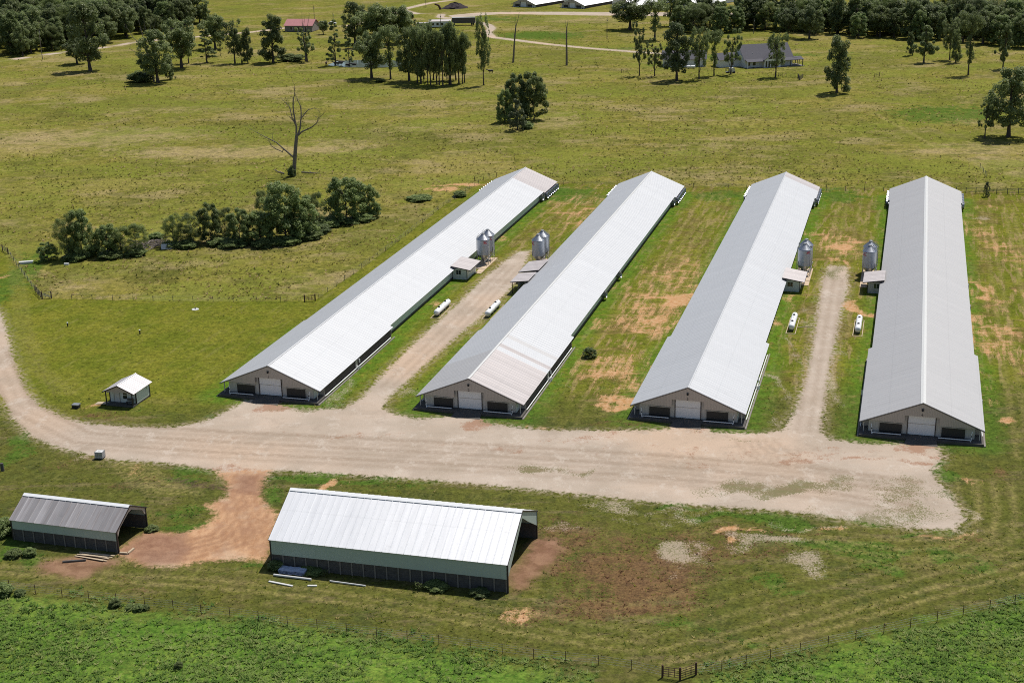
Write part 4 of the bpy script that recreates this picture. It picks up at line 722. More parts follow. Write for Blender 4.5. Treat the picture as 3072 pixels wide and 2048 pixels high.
# ------------------------------------------------------------------ grass and weeds: real tufts, one mass each
def tufts(name, label, n, ylo, yhi, pick, hmin, hmax, spread, cols, blades=5, colw=None):
    u = rng.random(n); yy = 1/(1/ylo+(1/yhi-1/ylo)*u); half = yy*.40+6; xx = (rng.random(n)*2-1)*half
    mk = masks(xx, yy); keep = pick(mk, xx, yy)
    for f in FOOT:
        keep &= sdist(f, xx, yy) < -.15
    keep &= sdist(POND, xx, yy) < 1
    xx, yy = xx[keep], yy[keep]; n = len(xx); mk = {k: v[keep] for k, v in mk.items()}
    ii = np.clip(np.searchsorted(gy, yy)-1, 0, ny-2); jj = np.clip(np.searchsorted(gx, xx)-1, 0, nx-2); zz = Z[ii, jj]-.03
    sc_ = (hmin+(hmax-hmin)*rng.random(n)**2)*(1+np.clip((yy-200)/900, 0, .5)); rot = rng.random(n)*6.28
    k = blades; ang = rot[:, None]+np.arange(k)[None]*6.283/k+rng.normal(0, .35, (n, k)); ln = sc_[:, None]*(.7+.6*rng.random((n, k))); out = ln*spread*(.5+rng.random((n, k))); wd = ln*(.22+.2*rng.random((n, k)))
    ca, sa = np.cos(ang), np.sin(ang); base = np.stack([xx, yy, zz], -1)[:, None]+np.stack([ca*.06*ln, sa*.06*ln, 0*ln], -1)
    tip = base+np.stack([ca*out, sa*out, ln*(.65+.5*rng.random((n, k)))], -1); s = np.stack([-sa*wd, ca*wd, 0*wd], -1)
    V = np.stack([base-s, base+s, tip], 2).reshape(-1, 3); T = len(V)//3
    me = bpy.data.meshes.new(name); me.vertices.add(len(V)); me.vertices.foreach_set('co', V.ravel()); me.loops.add(len(V)); me.loops.foreach_set('vertex_index', np.arange(len(V), dtype=np.int32))
    me.polygons.add(T); me.polygons.foreach_set('loop_start', np.arange(0, len(V), 3, dtype=np.int32))
    col = cols(mk, xx, yy, n); col = np.clip(col*(.8+.4*rng.random((n, 1))), 0, 1); cc = np.repeat(np.repeat(col, k, 0), 3, 0); cc = np.concatenate([cc, np.ones((len(cc), 1))], 1)
    at_ = me.attributes.new('tint', 'FLOAT_COLOR', 'POINT'); at_.data.foreach_set('color', cc.astype(np.float32).ravel()); me.materials.append(M_TUFT); me.update()
    o = link(name, me); o['label'] = label; o['kind'] = 'stuff'; print(name, n, 'tufts'); return o
g = NG('grass blades'); g.set(g.attr('tint', 'Color'), .9, 0, .05)
vm = g.n.new('ShaderNodeVectorMath'); vm.operation = 'MULTIPLY_ADD'; g.t.links.new(g.n.new('ShaderNodeNewGeometry').outputs['Normal'], vm.inputs[0]); vm.inputs[1].default_value = (.45, .45, .2); vm.inputs[2].default_value = (0, 0, .8)
vn = g.n.new('ShaderNodeVectorMath'); vn.operation = 'NORMALIZE'; g.t.links.new(vm.outputs[0], vn.inputs[0]); g.t.links.new(vn.outputs[0], g.b.inputs['Normal'])
tr = g.n.new('ShaderNodeBsdfTranslucent'); g.t.links.new(g.attr('tint', 'Color'), tr.inputs[0]); mx = g.n.new('ShaderNodeMixShader'); mx.inputs[0].default_value = .25
g.t.links.new(g.b.outputs[0], mx.inputs[1]); g.t.links.new(tr.outputs[0], mx.inputs[2]); g.t.links.new(mx.outputs[0], g.out.inputs[0]); M_TUFT = g.m
def lerp(a, b, t): return np.array(a)*(1-t[:, None])+np.array(b)*t[:, None]
def pcol(mk, x, y, n):
    r = rng.random(n); b = vnoise(x, y, 30, 11)
    c = lerp((0.128, 0.128, 0.0279), (0.204, 0.178, 0.0479), b); dk = r < .12+.4*mk['weed']; c[dk] = lerp((0.0561, 0.0663, 0.0156), (0.102, 0.107, 0.0243), rng.random(dk.sum()))
    dry = (rng.random(n) < .25+.6*mk['dry']) & ~dk; c[dry] = lerp((0.265, 0.214, 0.0783), (0.388, 0.296, 0.16), rng.random(dry.sum())); return c
def mcol(mk, x, y, n):
    r = rng.random(n); c = lerp((0.107, 0.133, 0.0174), (0.168, 0.168, 0.0279), vnoise(x, y, 12, 12)); dk = r < .25; c[dk] = lerp((0.0459, 0.0663, 0.0122), (0.0765, 0.102, 0.0174), rng.random(dk.sum()))
    st = rng.random(n) < .16; c[st] = lerp((0.224, 0.204, 0.0696), (0.326, 0.265, 0.113), rng.random(st.sum())); wgm = (mk['wallg'] < 3.5) & (rng.random(n) < .6); c[wgm] = (0.0765, 0.158, 0.0192)
    gm = (mk['green'] > .45) & (rng.random(n) < .8); c[gm] = lerp((0.0306, 0.0714, 0.0131), (0.0714, 0.143, 0.0192), rng.random(gm.sum())); bm = (mk['brown'] > .3) & (rng.random(n) < .75); c[bm] = lerp((0.0918, 0.0459, 0.028), (0.224, 0.133, 0.07), rng.random(bm.sum())); return c
def lcol(mk, x, y, n):
    c = lerp((.105, .175, .038), (.185, .245, .070), vnoise(x, y, 5, 13)); r = rng.random(n); dk = r < .2; c[dk] = lerp((.05, .105, .022), (.09, .16, .034), rng.random(dk.sum())); hi = r > .9; c[hi] = (.24, .27, .10); return c
grass = lambda mk: (mk['gravel'] < -.2) & (mk['dirt'] < -.2) & (mk['red'] < .3) & (mk['bare'] < .55) & (mk['pale'] < .5)
tufts('pasture_grass', 'tall patchy pasture grass beyond the wire fence', 105000, 230, 800, lambda m, x, y: grass(m) & (m['mow'] < 0) & ((vnoise(x, y, 14, 21)*.8+.6*vnoise(x, y, 4, 31)+.5*vnoise(x, y, 60, 41)+.5*m['weed']-.4*m['dry'] > .55+.6*rng.random(len(x)))), .07, .42, .9, pcol)
tufts('mown_grass', 'short uneven grass around the chicken houses and sheds', 90000, 128, 400, lambda m, x, y: grass(m) & (m['mow'] > 0) & (m['lush'] < 0) & (vnoise(x, y, 6, 22)*.6+.5*vnoise(x, y, 1.6, 32)+.4*m['green']+.3*m['brown']-.25*(y > 215) > .15+.8*rng.random(len(x))), .05, .22, 1.2, mcol)
tufts('field_weeds', 'bright green leafy weeds in the near field', 90000, 122, 175, lambda m, x, y: ((m['lush'] > -1+7*(vnoise(x, y, 4, 23)-.5)) & (vnoise(x, y, 7, 51)+.4*vnoise(x, y, 2, 52) > .2+.7*rng.random(len(x)))), .07, .34, 1.3, lcol, 6)
# ------------------------------------------------------------------ trees
def leaf_mat(name, a, b, tl=.22):
    g = NG(name); t = g.attr('tint'); r = g.rnd()
    c = g.mix(t, a, b); c = g.mix(g.math('MULTIPLY', g.ss(r, .35, 1.), .55), c, (.105, .125, .045)); c = g.mix(g.math('MULTIPLY', g.ss(r, .3, 0.), .5), c, (.035, .055, .028))
    g.set(c, .5, 0, .35); trn = g.n.new('ShaderNodeBsdfTranslucent'); g.t.links.new(c, trn.inputs[0]); mx = g.n.new('ShaderNodeMixShader'); mx.inputs[0].default_value = tl
    g.t.links.new(g.b.outputs[0], mx.inputs[1]); g.t.links.new(trn.outputs[0], mx.inputs[2]); g.t.links.new(mx.outputs[0], g.out.inputs[0]); return g.m
M_LEAF = leaf_mat('oak leaves', (.12, .165, .055), (.33, .385, .15), .5)
M_LEAFG = leaf_mat('fresh green leaves', (.12, .185, .05), (.36, .44, .16), .5)
M_LEAFW = leaf_mat('feathery willow leaves', (.13, .18, .05), (.27, .33, .10), .5)
M_CEDAR = leaf_mat('cedar sprays', (.065, .09, .042), (.16, .19, .09), .35)
def leaves_mesh(name, pts, nrm, size, mat, tint, aspect=.7):
    n = len(pts); r = rng.normal(0, 1, (n, 3)); t1 = np.cross(nrm, r); t1 /= np.linalg.norm(t1, axis=1)[:, None]+1e-9; t2 = np.cross(nrm, t1)
    s = size[:, None]; a = t1*s; b = t2*s*aspect
    V = np.stack([pts-a, pts+b*.9, pts+a, pts-b*.9], 1).reshape(-1, 3)
    me = bpy.data.meshes.new(name); me.vertices.add(4*n); me.vertices.foreach_set('co', V.ravel()); me.loops.add(4*n); me.loops.foreach_set('vertex_index', np.arange(4*n, dtype=np.int32))
    me.polygons.add(n); me.polygons.foreach_set('loop_start', np.arange(0, 4*n, 4, dtype=np.int32)); at_ = me.attributes.new('tint', 'FLOAT', 'POINT'); at_.data.foreach_set('value', np.repeat(tint, 4).astype(np.float32))
    me.materials.append(mat); me.update(); return me
def unit(n): v = rng.normal(0, 1, (n, 3)); return v/np.linalg.norm(v, axis=1)[:, None]
def tree_proto(style, seed, n=11000):
    """unit tree: height 1, crown width 1; scaled where it stands"""
    global rng; keep = rng; rng = np.random.default_rng(seed); R = rng
    mat = M_LEAF; cl = []; limbs = []; lean = R.normal(0, .03, 2)
    def add(x, y, z, r): cl.append((x, y, z, r))
    if style == 'oak':
        for k in range(95):
            d = unit(1)[0]; rr = R.random()**.4; z = .56+d[2]*.36*rr; wz = 1 if z > .3 else .75
            add(d[0]*.42*rr*wz, d[1]*.42*rr*wz, z, .06+.06*R.random())
    elif style == 'oak2':
        for k in range(90):
            a = R.random()*6.28; z = .18+.78*R.random(); rad = .42*math.sin(min(1, (z-.08)/.85)*math.pi*.92)**.6*R.random()**.45
            add(rad*math.cos(a), rad*math.sin(a), z, .055+.06*R.random())
    elif style == 'tall':
        for k in range(76):
            a = R.random()*6.28; z = .27+.68*R.random(); rad = .40*(.55+.45*math.sin((z-.2)*3.2))*R.random()**.5
            add(rad*math.cos(a), rad*math.sin(a), z, .055+.05*R.random())
    elif style == 'sparse':
        for k in range(40):
            a = R.random()*6.28; z = .3+.65*R.random(); rad = .42*R.random()**.5; add(rad*math.cos(a), rad*math.sin(a), z, .045+.045*R.random())
        n = int(n*.5)
    elif style == 'column':
        for k in range(74):
            a = R.random()*6.28; z = .05+.9*R.random(); rad = .36*(1.05-.45*z)*R.random()**.5; add(rad*math.cos(a), rad*math.sin(a), z, .06+.05*R.random())
    elif style == 'layer':
        for k in range(40):
            z = .15+.82*R.random(); a = R.random()*6.28; rad = .44*(1.04-z)**.8*(.4+.6*R.random()**.5); add(rad*math.cos(a), rad*math.sin(a), z, .045+.035*R.random())
    elif style == 'cone':
        for k in range(40):
            z = .22+.74*R.random(); a = R.random()*6.28; rad = .42*min(1, (1.03-z)*1.7)**.8*min(1, (z-.12)*5)*R.random()**.5; add(rad*math.cos(a), rad*math.sin(a), z, .06+.045*R.random())
    elif style == 'vine':
        for k in range(40):
            a = R.random()*6.28; rad = .42*R.random()**.5; add(rad*math.cos(a), rad*math.sin(a), .74+.20*R.random(), .07+.05*R.random())
        for k in range(30): a = R.random()*6.28; z = .2+.5*R.random(); rad = .14*R.random(); add(rad*math.cos(a), rad*math.sin(a), z, .05+.04*R.random())
    elif style == 'pine':
        mat = M_CEDAR
        for k in range(26):
            a = R.random()*6.28; z = .32+.64*R.random(); rad = .42*(1.15-z*.75)*R.random()**.6; add(rad*math.cos(a), rad*math.sin(a), z, .05+.05*R.random())
    elif style == 'bush':
        mat = M_LEAFG
        for k in range(100):
            a = R.random()*6.28; z = .08+.86*R.random(); rad = .42*math.sqrt(max(.03, 1-((z-.36)/.66)**2))*R.random()**.42; add(rad*math.cos(a), rad*math.sin(a), z, .055+.055*R.random())
        n = int(n*1.7)
    elif style == 'wisp':
        n = int(n*1.5); mat = M_LEAFW
        for k in range(84):
            a = R.random()*6.28; z = .1+.84*R.random(); rad = .40*math.sqrt(max(.03, 1-((z-.45)/.6)**2))*R.random()**.5; add(rad*math.cos(a), rad*math.sin(a), z, .05+.07*R.random())
        n = int(n*1.5)
    elif style == 'cedar':
        mat = M_CEDAR
        for k in range(84):
            z = .04+.92*R.random(); a = R.random()*6.28; rad = .42*min(1, (1.02-z)*2.0)**.7*R.random()**.4; add(rad*math.cos(a), rad*math.sin(a), z, .05+.05*R.random())
    elif style == 'low':
        mat = M_LEAFG
        for k in range(60):
            a = R.random()*6.28; rad = .42*R.random()**.5; add(rad*math.cos(a), rad*math.sin(a), .12+.62*R.random()*(1-rad), .12+.07*R.random())
    if style in ('tall', 'vine', 'layer'): n = int(n*.6)
    cl = np.array(cl); cl[:, 0] += lean[0]*cl[:, 2]; cl[:, 1] += lean[1]*cl[:, 2]
    wt = cl[:, 3]**2; idx = R.choice(len(cl), n, p=wt/wt.sum()); dr = unit(n); rad = R.random(n)**.33
    fl = np.array([1, 1, .75]) if style not in ('layer', 'pine') else np.array([1.35, 1.35, .35])
    pts = cl[idx, :3]+dr*(cl[idx, 3]*rad)[:, None]*fl
    nm = dr*.6+unit(n)*.6+np.array([0, 0, .8]); nm /= np.linalg.norm(nm, axis=1)[:, None]
    ls = {'wisp': .0125, 'bush': .0155, 'cedar': .0145, 'pine': .017, 'low': .028}.get(style, .0175)
    size = ls*(.7+.8*R.random(n)); tint = np.clip(.5*R.random(n)+.6*np.repeat(R.random(len(cl))[None], 1, 0)[0][idx]-.05, 0, 1)
    pts[:, 2] = np.maximum(pts[:, 2], .012)
    crown = leaves_mesh('crown', pts, nm, size, mat, tint, .65 if style != 'wisp' else .3)
    b = MB(); top = .8 if style not in ('bush', 'low', 'wisp') else .5; tw = {'oak': .034, 'oak2': .034, 'bush': .02, 'low': .012, 'wisp': .02}.get(style, .030)
    pth = [(lean[0]*z+R.normal(0, .008), lean[1]*z+R.normal(0, .008), z) for z in np.linspace(0, top, 6)]; pth[0] = (0, 0, -.01)
    b.tube(pth, [tw*1.35]+[tw*(1-.16*k) for k in range(1, 6)], 7)
    for k in R.choice(len(cl), min(len(cl), 14), replace=False):
        e = cl[k]; z0 = max(.12 if style != 'low' else .02, e[2]-.05-.2*R.random()); z0 = min(z0, top-.02); m = ((e[0]*.45), e[1]*.45, z0+(e[2]-z0)*.7)
        b.tube([(lean[0]*z0, lean[1]*z0, z0), m, tuple(e[:3])], [tw*.42, tw*.28, tw*.10], 5, cap=False)
    trunk = b.mesh('trunk', M_BARK); rng = keep
    return trunk, crown
PROTO = {}
for st, cnt in (('oak', 3), ('oak2', 3), ('tall', 3), ('sparse', 2), ('column', 2), ('layer', 2), ('cone', 2), ('vine', 1), ('pine', 2), ('bush', 4), ('wisp', 3), ('cedar', 2), ('low', 2)):
    PROTO[st] = [tree_proto(st, 100+7*k+len(st)*31+ord(st[0])) for k in range(cnt)]
def plant(name, style, loc, h, wd, label, cat, group=None, var=None, rz=None):
    tm, cm = PROTO[style][(var if var is not None else random.randrange(99)) % len(PROTO[style])]
    t = thing(name, label, cat, (loc[0], loc[1], hz(loc[0], loc[1])-.02), 0, group)
    r = random.random()*6.28 if rz is None else rz
    for nm, me in (('trunk', tm), ('crown', cm)):
        o = link(nm, me, t); o.scale = (wd, wd, h); o.rotation_euler = (0, 0, r)
    return t
def tree_px(style, bx, by, topy, wpx, label, cat='tree', group=None, name=None, var=None):
    p = at(bx, by); k = px(p); h = (by-topy)*k/.955; wd = wpx*k*(1.42 if style in ('bush', 'wisp', 'cedar') else 1.16 if style in ('tall', 'sparse', 'vine') else 1.34)
    nm = name or {'bush': 'hedgerow_bush', 'wisp': 'willow_bush', 'low': 'low_bush', 'cedar': 'cedar_tree', 'pine': 'pine_tree', 'layer': 'young_tree'}.get(style, 'oak_tree')
    return plant(nm, style, p, h, wd, label, cat, group, var)
TL = [ # style, base x, base y, top y, crown width (photo pixels), label
 ('oak2', 271, 213, 33, 98, 'large oak with a thick trunk at upper left, in front of the gravel road'), ('oak', 231, 191, 112, 62, 'smaller round tree just left of the large oak at upper left'),
 ('oak2', 474, 249, 105, 92, 'broad tree of the upper left clump, nearest the open pasture'), ('oak', 545, 205, 52, 90, 'tallest leafy tree at the back of the upper left clump'), ('tall', 566, 190, 100, 44, 'dark drooping tree at the right rim of the upper left clump'),
 ('column', 510, 240, 168, 34, 'small leafy tree on the right of the upper left clump'), ('low', 425, 246, 208, 56, 'leafy bush at the foot of the upper left clump'), ('layer', 621, 189, 88, 54, 'young tree with level branches standing alone right of the upper left clump'),
 ('oak', 646, 146, 40, 70, 'tree with a bare lower trunk behind the lone young tree'), ('sparse', 662, 168, 124, 18, 'thin sapling in the shade behind the lone young tree'), ('tall', 705, 191, 70, 62, 'leaning double-stemmed tree left of two slim trees'),
 ('tall', 725, 191, 112, 30, 'slim short tree between the leaning tree and a slim leafy one'), ('column', 744, 191, 94, 36, 'slim leafy tree right of the leaning double-stemmed tree'), ('column', 820, 189, 56, 82, 'broad dark tree leafy to the ground, left of the red-roofed house'),
 ('sparse', 922, 187, 90, 60, 'half bare tree in front of the red-roofed house'), ('low', 878, 182, 158, 60, 'low dark bush row at the foot of the half bare tree'), ('layer', 1007, 197, 66, 46, 'tall layered tree at the left end of the pond'),
 ('layer', 1048, 198, 96, 34, 'shorter layered tree standing in the pond edge'), ('oak', 1115, 235, 88, 84, 'round-headed oak with forked trunk, right of the pond'), ('oak', 970, 103, 58, 28, 'small round tree right of the red-roofed house'),
 ('vine', 1172, 238, 86, 72, 'tall umbrella-topped tree left of the dense grove'), ('oak2', 1066, 132, 16, 72, 'left tree of the dark trio above the pond'), ('oak', 1128, 140, 8, 108, 'middle and largest tree of the dark trio above the pond'),
 ('oak', 1192, 130, 10, 84, 'right tree of the dark trio above the pond'), ('oak2', 1222, 104, 40, 50, 'small dark tree at the right of the trio, by the trailers'),
 ('tall', 1451, 258, 58, 50, 'leaning slender tree at the right end of the grove'), ('low', 1140, 246, 232, 24, 'small shrub between the forked oak and the umbrella-topped tree'),
 ('oak', 1890, 90, -10, 100, 'spreading tree with a dark shadow, in front of the far chicken houses'), ('vine', 1964, 119, 4, 76, 'tall vine-clad tree right of the spreading tree'), ('tall', 2010, 80, -34, 70, 'tall tree at the left edge of the right wood'),
 ('sparse', 1918, 227, 75, 46, 'crooked tree with bent top, leftmost of the row by the white house'), ('sparse', 1964, 229, 118, 48, 'slender open tree second in the row by the white house'), ('oak2', 2030, 242, 82, 80, 'broad ivy-clad tree in front of the white garage'),
 ('tall', 2097, 240, 92, 56, 'tree in front of the right end of the garage'), ('vine', 2142, 229, 99, 52, 'tree with bare lower stem between garage and white house'), ('sparse', 2192, 226, 97, 54, 'open tree by the left gable of the white house'),
 ('tall', 2326, 234, 105, 60, 'tree in front of the white house windows'), ('column', 2510, 278, 122, 78, 'lone tree with leafy column crown right of the white house'), ('oak', 2363, 112, 20, 56, 'edge oak of the right wood behind the white house roof'),
 ('oak', 2428, 116, 12, 62, 'edge oak of the right wood, right of the white house roof'), ('column', 2730, 167, 102, 24, 'small dark tree, leftmost of the far right pasture trees'), ('cone', 2771, 188, 88, 58, 'conical tree beside the small dark tree, far right pasture'),
 ('tall', 2849, 179, 66, 50, 'left tree of the close pair in the far right pasture'), ('column', 2866, 188, 98, 32, 'right tree of the close pair in the far right pasture'), ('vine', 2905, 224, 56, 62, 'umbrella-topped tree with leafy stem in the far right pasture'),
 ('cone', 3008, 207, 91, 44, 'neat conical tree near the right picture edge, below the wood'), ('oak', 2948, 133, 40, 64, 'thick-trunked oak at the gap in the right wood'), ('oak2', 3025, 411, 224, 116, 'big oval tree at the right edge of the pasture'),
 ('sparse', 2954, 414, 310, 54, 'thin half dead tree beside the big oval tree at right'),
 ('cedar', 1553, 392, 303, 44, 'narrow dark cedar at the front of the lone pasture clump'), ('bush', 1602, 363, 224, 68, 'tall tree at the back right of the lone pasture clump'), ('bush', 1514, 370, 274, 44, 'left tree of the lone pasture clump'),
 ('bush', 1550, 364, 230, 56, 'tall tree at the back left of the lone pasture clump'), ('low', 1582, 388, 360, 30, 'pale low shrub at the foot of the lone pasture clump'),
 ('bush', 146, 782, 730, 46, 'low round bush at the left end of the hedgerow'), ('wisp', 206, 777, 650, 66, 'feathery tall bush, second in the hedgerow from its left end'), ('bush', 249, 772, 636, 64, 'tall leafy tree third in the hedgerow from its left end'),
 ('bush', 323, 768, 676, 62, 'dense bush just right of the first gap in the hedgerow'), ('wisp', 365, 764, 682, 66, 'feathery bush between two dense ones in the hedgerow'), ('wisp', 410, 762, 672, 60, 'bush with long drooping twigs left of the brush pile'),
 ('low', 470, 716, 692, 34, 'small green shrub behind the brush pile'), ('wisp', 521, 738, 643, 52, 'feathery bush just right of the brush pile and white panel'), ('wisp', 575, 734, 642, 70, 'wider feathery bush right of the white panel'),
 ('bush', 634, 728, 614, 58, 'upright leafy bush with pale tips, left middle of the hedgerow'), ('wisp', 678, 722, 626, 56, 'soft yellowish bush behind the middle of the hedgerow'), ('bush', 722, 733, 630, 64, 'leafy bush left of the biggest hedgerow tree, at its foot'),
 ('bush', 780, 730, 638, 74, 'round leafy bush in front of the biggest hedgerow tree'), ('wisp', 797, 690, 572, 56, 'tall feathery tree behind the biggest hedgerow tree'), ('bush', 858, 722, 552, 116, 'biggest pale-leaved tree in the middle of the hedgerow'),
 ('bush', 908, 712, 592, 82, 'pale-leaved tree at the right shoulder of the biggest hedgerow tree'), ('wisp', 948, 682, 580, 54, 'feathery bush in the gap before the tall dark hedgerow tree'), ('bush', 1039, 662, 531, 100, 'tall dark tree near the right end of the hedgerow'),
 ('bush', 1109, 653, 556, 56, 'rightmost tree of the hedgerow'), ('low', 857, 731, 702, 66, 'spreading green bush at the foot of the middle hedgerow'), ('low', 700, 738, 708, 70, 'low green bush at the left foot of the middle hedgerow'),
 ('low', 985, 676, 644, 70, 'low bush at the left foot of the tall dark hedgerow tree'), ('low', 1044, 668, 648, 60, 'low pale bush at the right foot of the tall dark hedgerow tree'), ('low', 276, 764, 724, 40, 'bright green bush in the first gap of the hedgerow'),
 ('low', 1258, 600, 580, 56, 'lone low bush in the pasture near the orange bank'), ('low', 1378, 590, 566, 30, 'low dark bush beside the far left roof edge of the leftmost chicken house'), ('cedar', 2958, 590, 548, 16, 'small lone cedar at the pipe fence right of the chicken houses'),
 ('bush', 1769, 1072, 1042, 36, 'lone weedy bush in the grass between the two middle chicken houses'),
 ('low', 346, 1818, 1786, 26, 'dark weed clump at the near fence, left of a cluster of three'), ('low', 392, 1824, 1806, 24, 'weed clump at the near fence, left one of three'), ('low', 417, 1828, 1803, 24, 'weed clump at the near fence, middle one of three'), ('low', 438, 1826, 1806, 18, 'weed clump at the near fence, right one of three'),
 ('low', 10, 1782, 1738, 44, 'dark bush at the left picture edge by the near fence'), ('low', 61, 1784, 1760, 24, 'small dark bush near the left end of the near fence'), ('low', 18, 1600, 1540, 60, 'leafy green bush at the left end of the small shed'), ('low', 536, 2002, 1976, 18, 'small dark weed clump alone in the bright green field'),
 ('sparse', 973, 1727, 1705, 24, 'pale leafy sapling against the big litter shed wall, nearer the plastic sheets'), ('sparse', 1257, 1770, 1740, 22, 'pale leafy sapling against the big litter shed wall, further right'),
 ('low', 828, 1705, 1670, 36, 'dark weeds at the left corner of the big litter shed'), ('low', 940, 1712, 1690, 60, 'dark weeds along the big litter shed wall beside the plastic sheets'), ('low', 1310, 1762, 1732, 56, 'dark weeds along the middle of the big litter shed wall'), ('low', 1440, 1782, 1756, 44, 'dark weeds near the right end of the big litter shed wall'),
 ('low', 42, 1668, 1640, 36, 'bright weeds at the left foot of the small shed'), ('low', 90, 1665, 1635, 30, 'pale seeded weeds before the small shed wall'), ('low', 455, 1590, 1570, 30, 'green weeds at the right post of the small shed'),
]
TL += [('low', x, y, t_, w_, l) for x, y, t_, w_, l in ((562, 741, 714, 54, 'low bush at the foot of the wide feathery hedgerow bush'), (657, 734, 706, 54, 'low bush between the upright pale-tipped bush and its neighbour'), (515, 742, 716, 40, 'low weedy bush behind the white panel in the hedgerow'), (228, 779, 750, 56, 'low bush before the tall third hedgerow tree'), (332, 773, 744, 54, 'low bush before the dense bush right of the first hedgerow gap'),
    (407, 765, 738, 50, 'low bush before the drooping-twigged bush left of the brush pile'), (925, 716, 684, 60, 'low bush before the right shoulder of the biggest hedgerow tree'), (960, 698, 664, 50, 'low bush in the hedgerow gap before the tall dark tree'), (1088, 662, 630, 56, 'low bush between the two right-end hedgerow trees'), (795, 738, 706, 60, 'low bush before the round leafy bush of the middle hedgerow'))]
TL += [('oak2', 1228, 244, 96, 70, 'broad leafy tree on the left flank of the dense grove'), ('vine', 1262, 252, 88, 66, 'tall tree with spreading top at the left front of the dense grove')]
for r in TL:
    cat = 'bush' if 'bush' in r[5] or 'shrub' in r[5] else 'tree'
    if 'weed' in r[5]: tree_px(*r, cat='weeds', name='weed_clump')
    else: tree_px(*r, cat=cat, name=('pasture_tree' if 'clump' in r[5] and r[0] == 'bush' else 'hedgerow_tree' if cat == 'tree' and r[0] in ('bush', 'wisp') else None))
for k, (x, y) in enumerate([(850, 1400), (915, 1402), (1030, 1428), (1075, 1432), (1180, 1418), (1220, 1436), (1280, 1444), (1350, 1345), (1385, 1428), (1415, 1430), (1550, 1412), (1615, 1416), (1645, 1398), (960, 1340), (1120, 1350), (1500, 1350)]):
    tree_px(random.choice(['tall', 'vine', 'oak2', 'sparse']), 1100+x/5.6, y/5.6, random.uniform(72, 126), random.uniform(38, 60), 'slender dark tree of the dense grove in the upper middle, trunks close together', 'tree', 'trees of the grove', 'grove_tree')
# woods: every tree a thing
def wood(label, group, poly, step, hmin, hmax):
    pts = np.array([at(*p)[:2] for p in poly]); lo = pts.min(0); hi = pts.max(0); n = 0; y = lo[1]
    while y < hi[1]:
        x = lo[0]+random.random()*step
        while x < hi[0]:
            q = (x+random.uniform(-.35, .35)*step, y+random.uniform(-.35, .35)*step)
            d_ = np.array([q[0], q[1], 17-H]); zz = d_@FW; sx, sy = 1536+F*(d_@R2)/zz, 1024-F*(d_@U2)/zz
            if -70 < sx < 3140 and sy > -25 and sdist(pts, np.array([q[0]]), np.array([q[1]]))[0] > 0:
                h = random.uniform(hmin, hmax)*(.8 if sdist(pts, np.array([q[0]]), np.array([q[1]]))[0] < step*.7 else 1); st = random.choice(['oak', 'oak2', 'bush', 'oak2', 'column', 'bush', 'wisp'])
                plant('woodland_tree', st, q, h, h*random.uniform(.72, 1.0) if st != 'column' else h*.55, label, 'tree', group); n += 1
            x += step
        y += step*.86
    print(group, n)
wood('leafy dark green tree crowded into the wood beyond the gravel road, upper left', 'trees of the left wood', [(-110, 196), (0, 178), (110, 162), (200, 146), (330, 128), (430, 104), (540, 104), (600, 80), (700, 62), (770, 46), (785, 20), (760, -14), (500, -22), (200, -10), (-160, 30)], 10.2, 14, 21)
wood('leafy green tree crowded into the wood behind the white house, upper right', 'trees of the right wood', [(2005, 92), (2060, 100), (2140, 101), (2300, 98), (2400, 102), (2520, 110), (2600, 118), (2720, 122), (2850, 128), (2960, 132), (3080, 146), (3200, 160), (3260, 40), (2900, 10), (2500, -8), (2200, 8), (2040, 40)], 9.8, 13, 19)
# dead trees
def branchy(b, p, d, L, r, depth, rnd, bend=.25):
    pts = [Vector(p)]; rad = [r]; q = Vector(p); d = Vector(d).normalized(); n = 5
    for k in range(n):
        d = (d+Vector((rnd.gauss(0, bend*.35), rnd.gauss(0, bend*.35), rnd.gauss(.03, bend*.25)))).normalized(); q = q+d*(L/n); pts.append(q.copy()); rad.append(r*(1-.78*(k+1)/n))
        if depth > 0 and k >= 1 and rnd.random() < .8:
            s = Vector((rnd.gauss(0, 1), rnd.gauss(0, 1), rnd.gauss(.3, .5))).normalized(); branchy(b, q, d*.6+s*.7, L*rnd.uniform(.3, .55), rad[-1]*.6, depth-1, rnd, bend)
    b.tube(pts, rad, 6, cap=True)
def zpx(base, x, y):                  # a point of the photo in the upright plane through a base point, facing the viewer
    d = FW*F + R2*(x-1536) - U2*(y-1024); t = base[1]/d[1]; return Vector((d[0]*t-base[0], 0, H+d[2]*t))
def dead_tree(name, label, bx, by, paths, mat, bushy=None):
    p = at(bx, by); t = thing(name, label, 'dead tree', (p[0], p[1], hz(p[0], p[1])-.05)); rnd = random.Random(5); first = True
    for pts, r0, r1 in paths:
        b = MB(); v = [zpx(p, *q) for q in pts]; n = len(v); dy = rnd.uniform(-1.5, 1.5) if not first else 0
        for k in range(n): v[k].y = dy*k/max(1, n-1)
        b.tube(v, [r0+(r1-r0)*k/(n-1) for k in range(n)], 7)
        if not first:
            for k in range(1, n):
                for _ in range(2):
                    dd = (v[k]-v[k-1]).normalized()+Vector((rnd.gauss(0, .5), rnd.gauss(0, .5), rnd.gauss(.2, .4))); branchy(b, v[k], dd, (v[n-1]-v[0]).length*.22, r1*.9, 0, rnd)
        b.build('trunk' if first else 'branch', mat, t, smooth=True); first = False
    return t
s = 2.988
def q3(*l): return [(740+x/s, 240+y/s) for x, y in l]
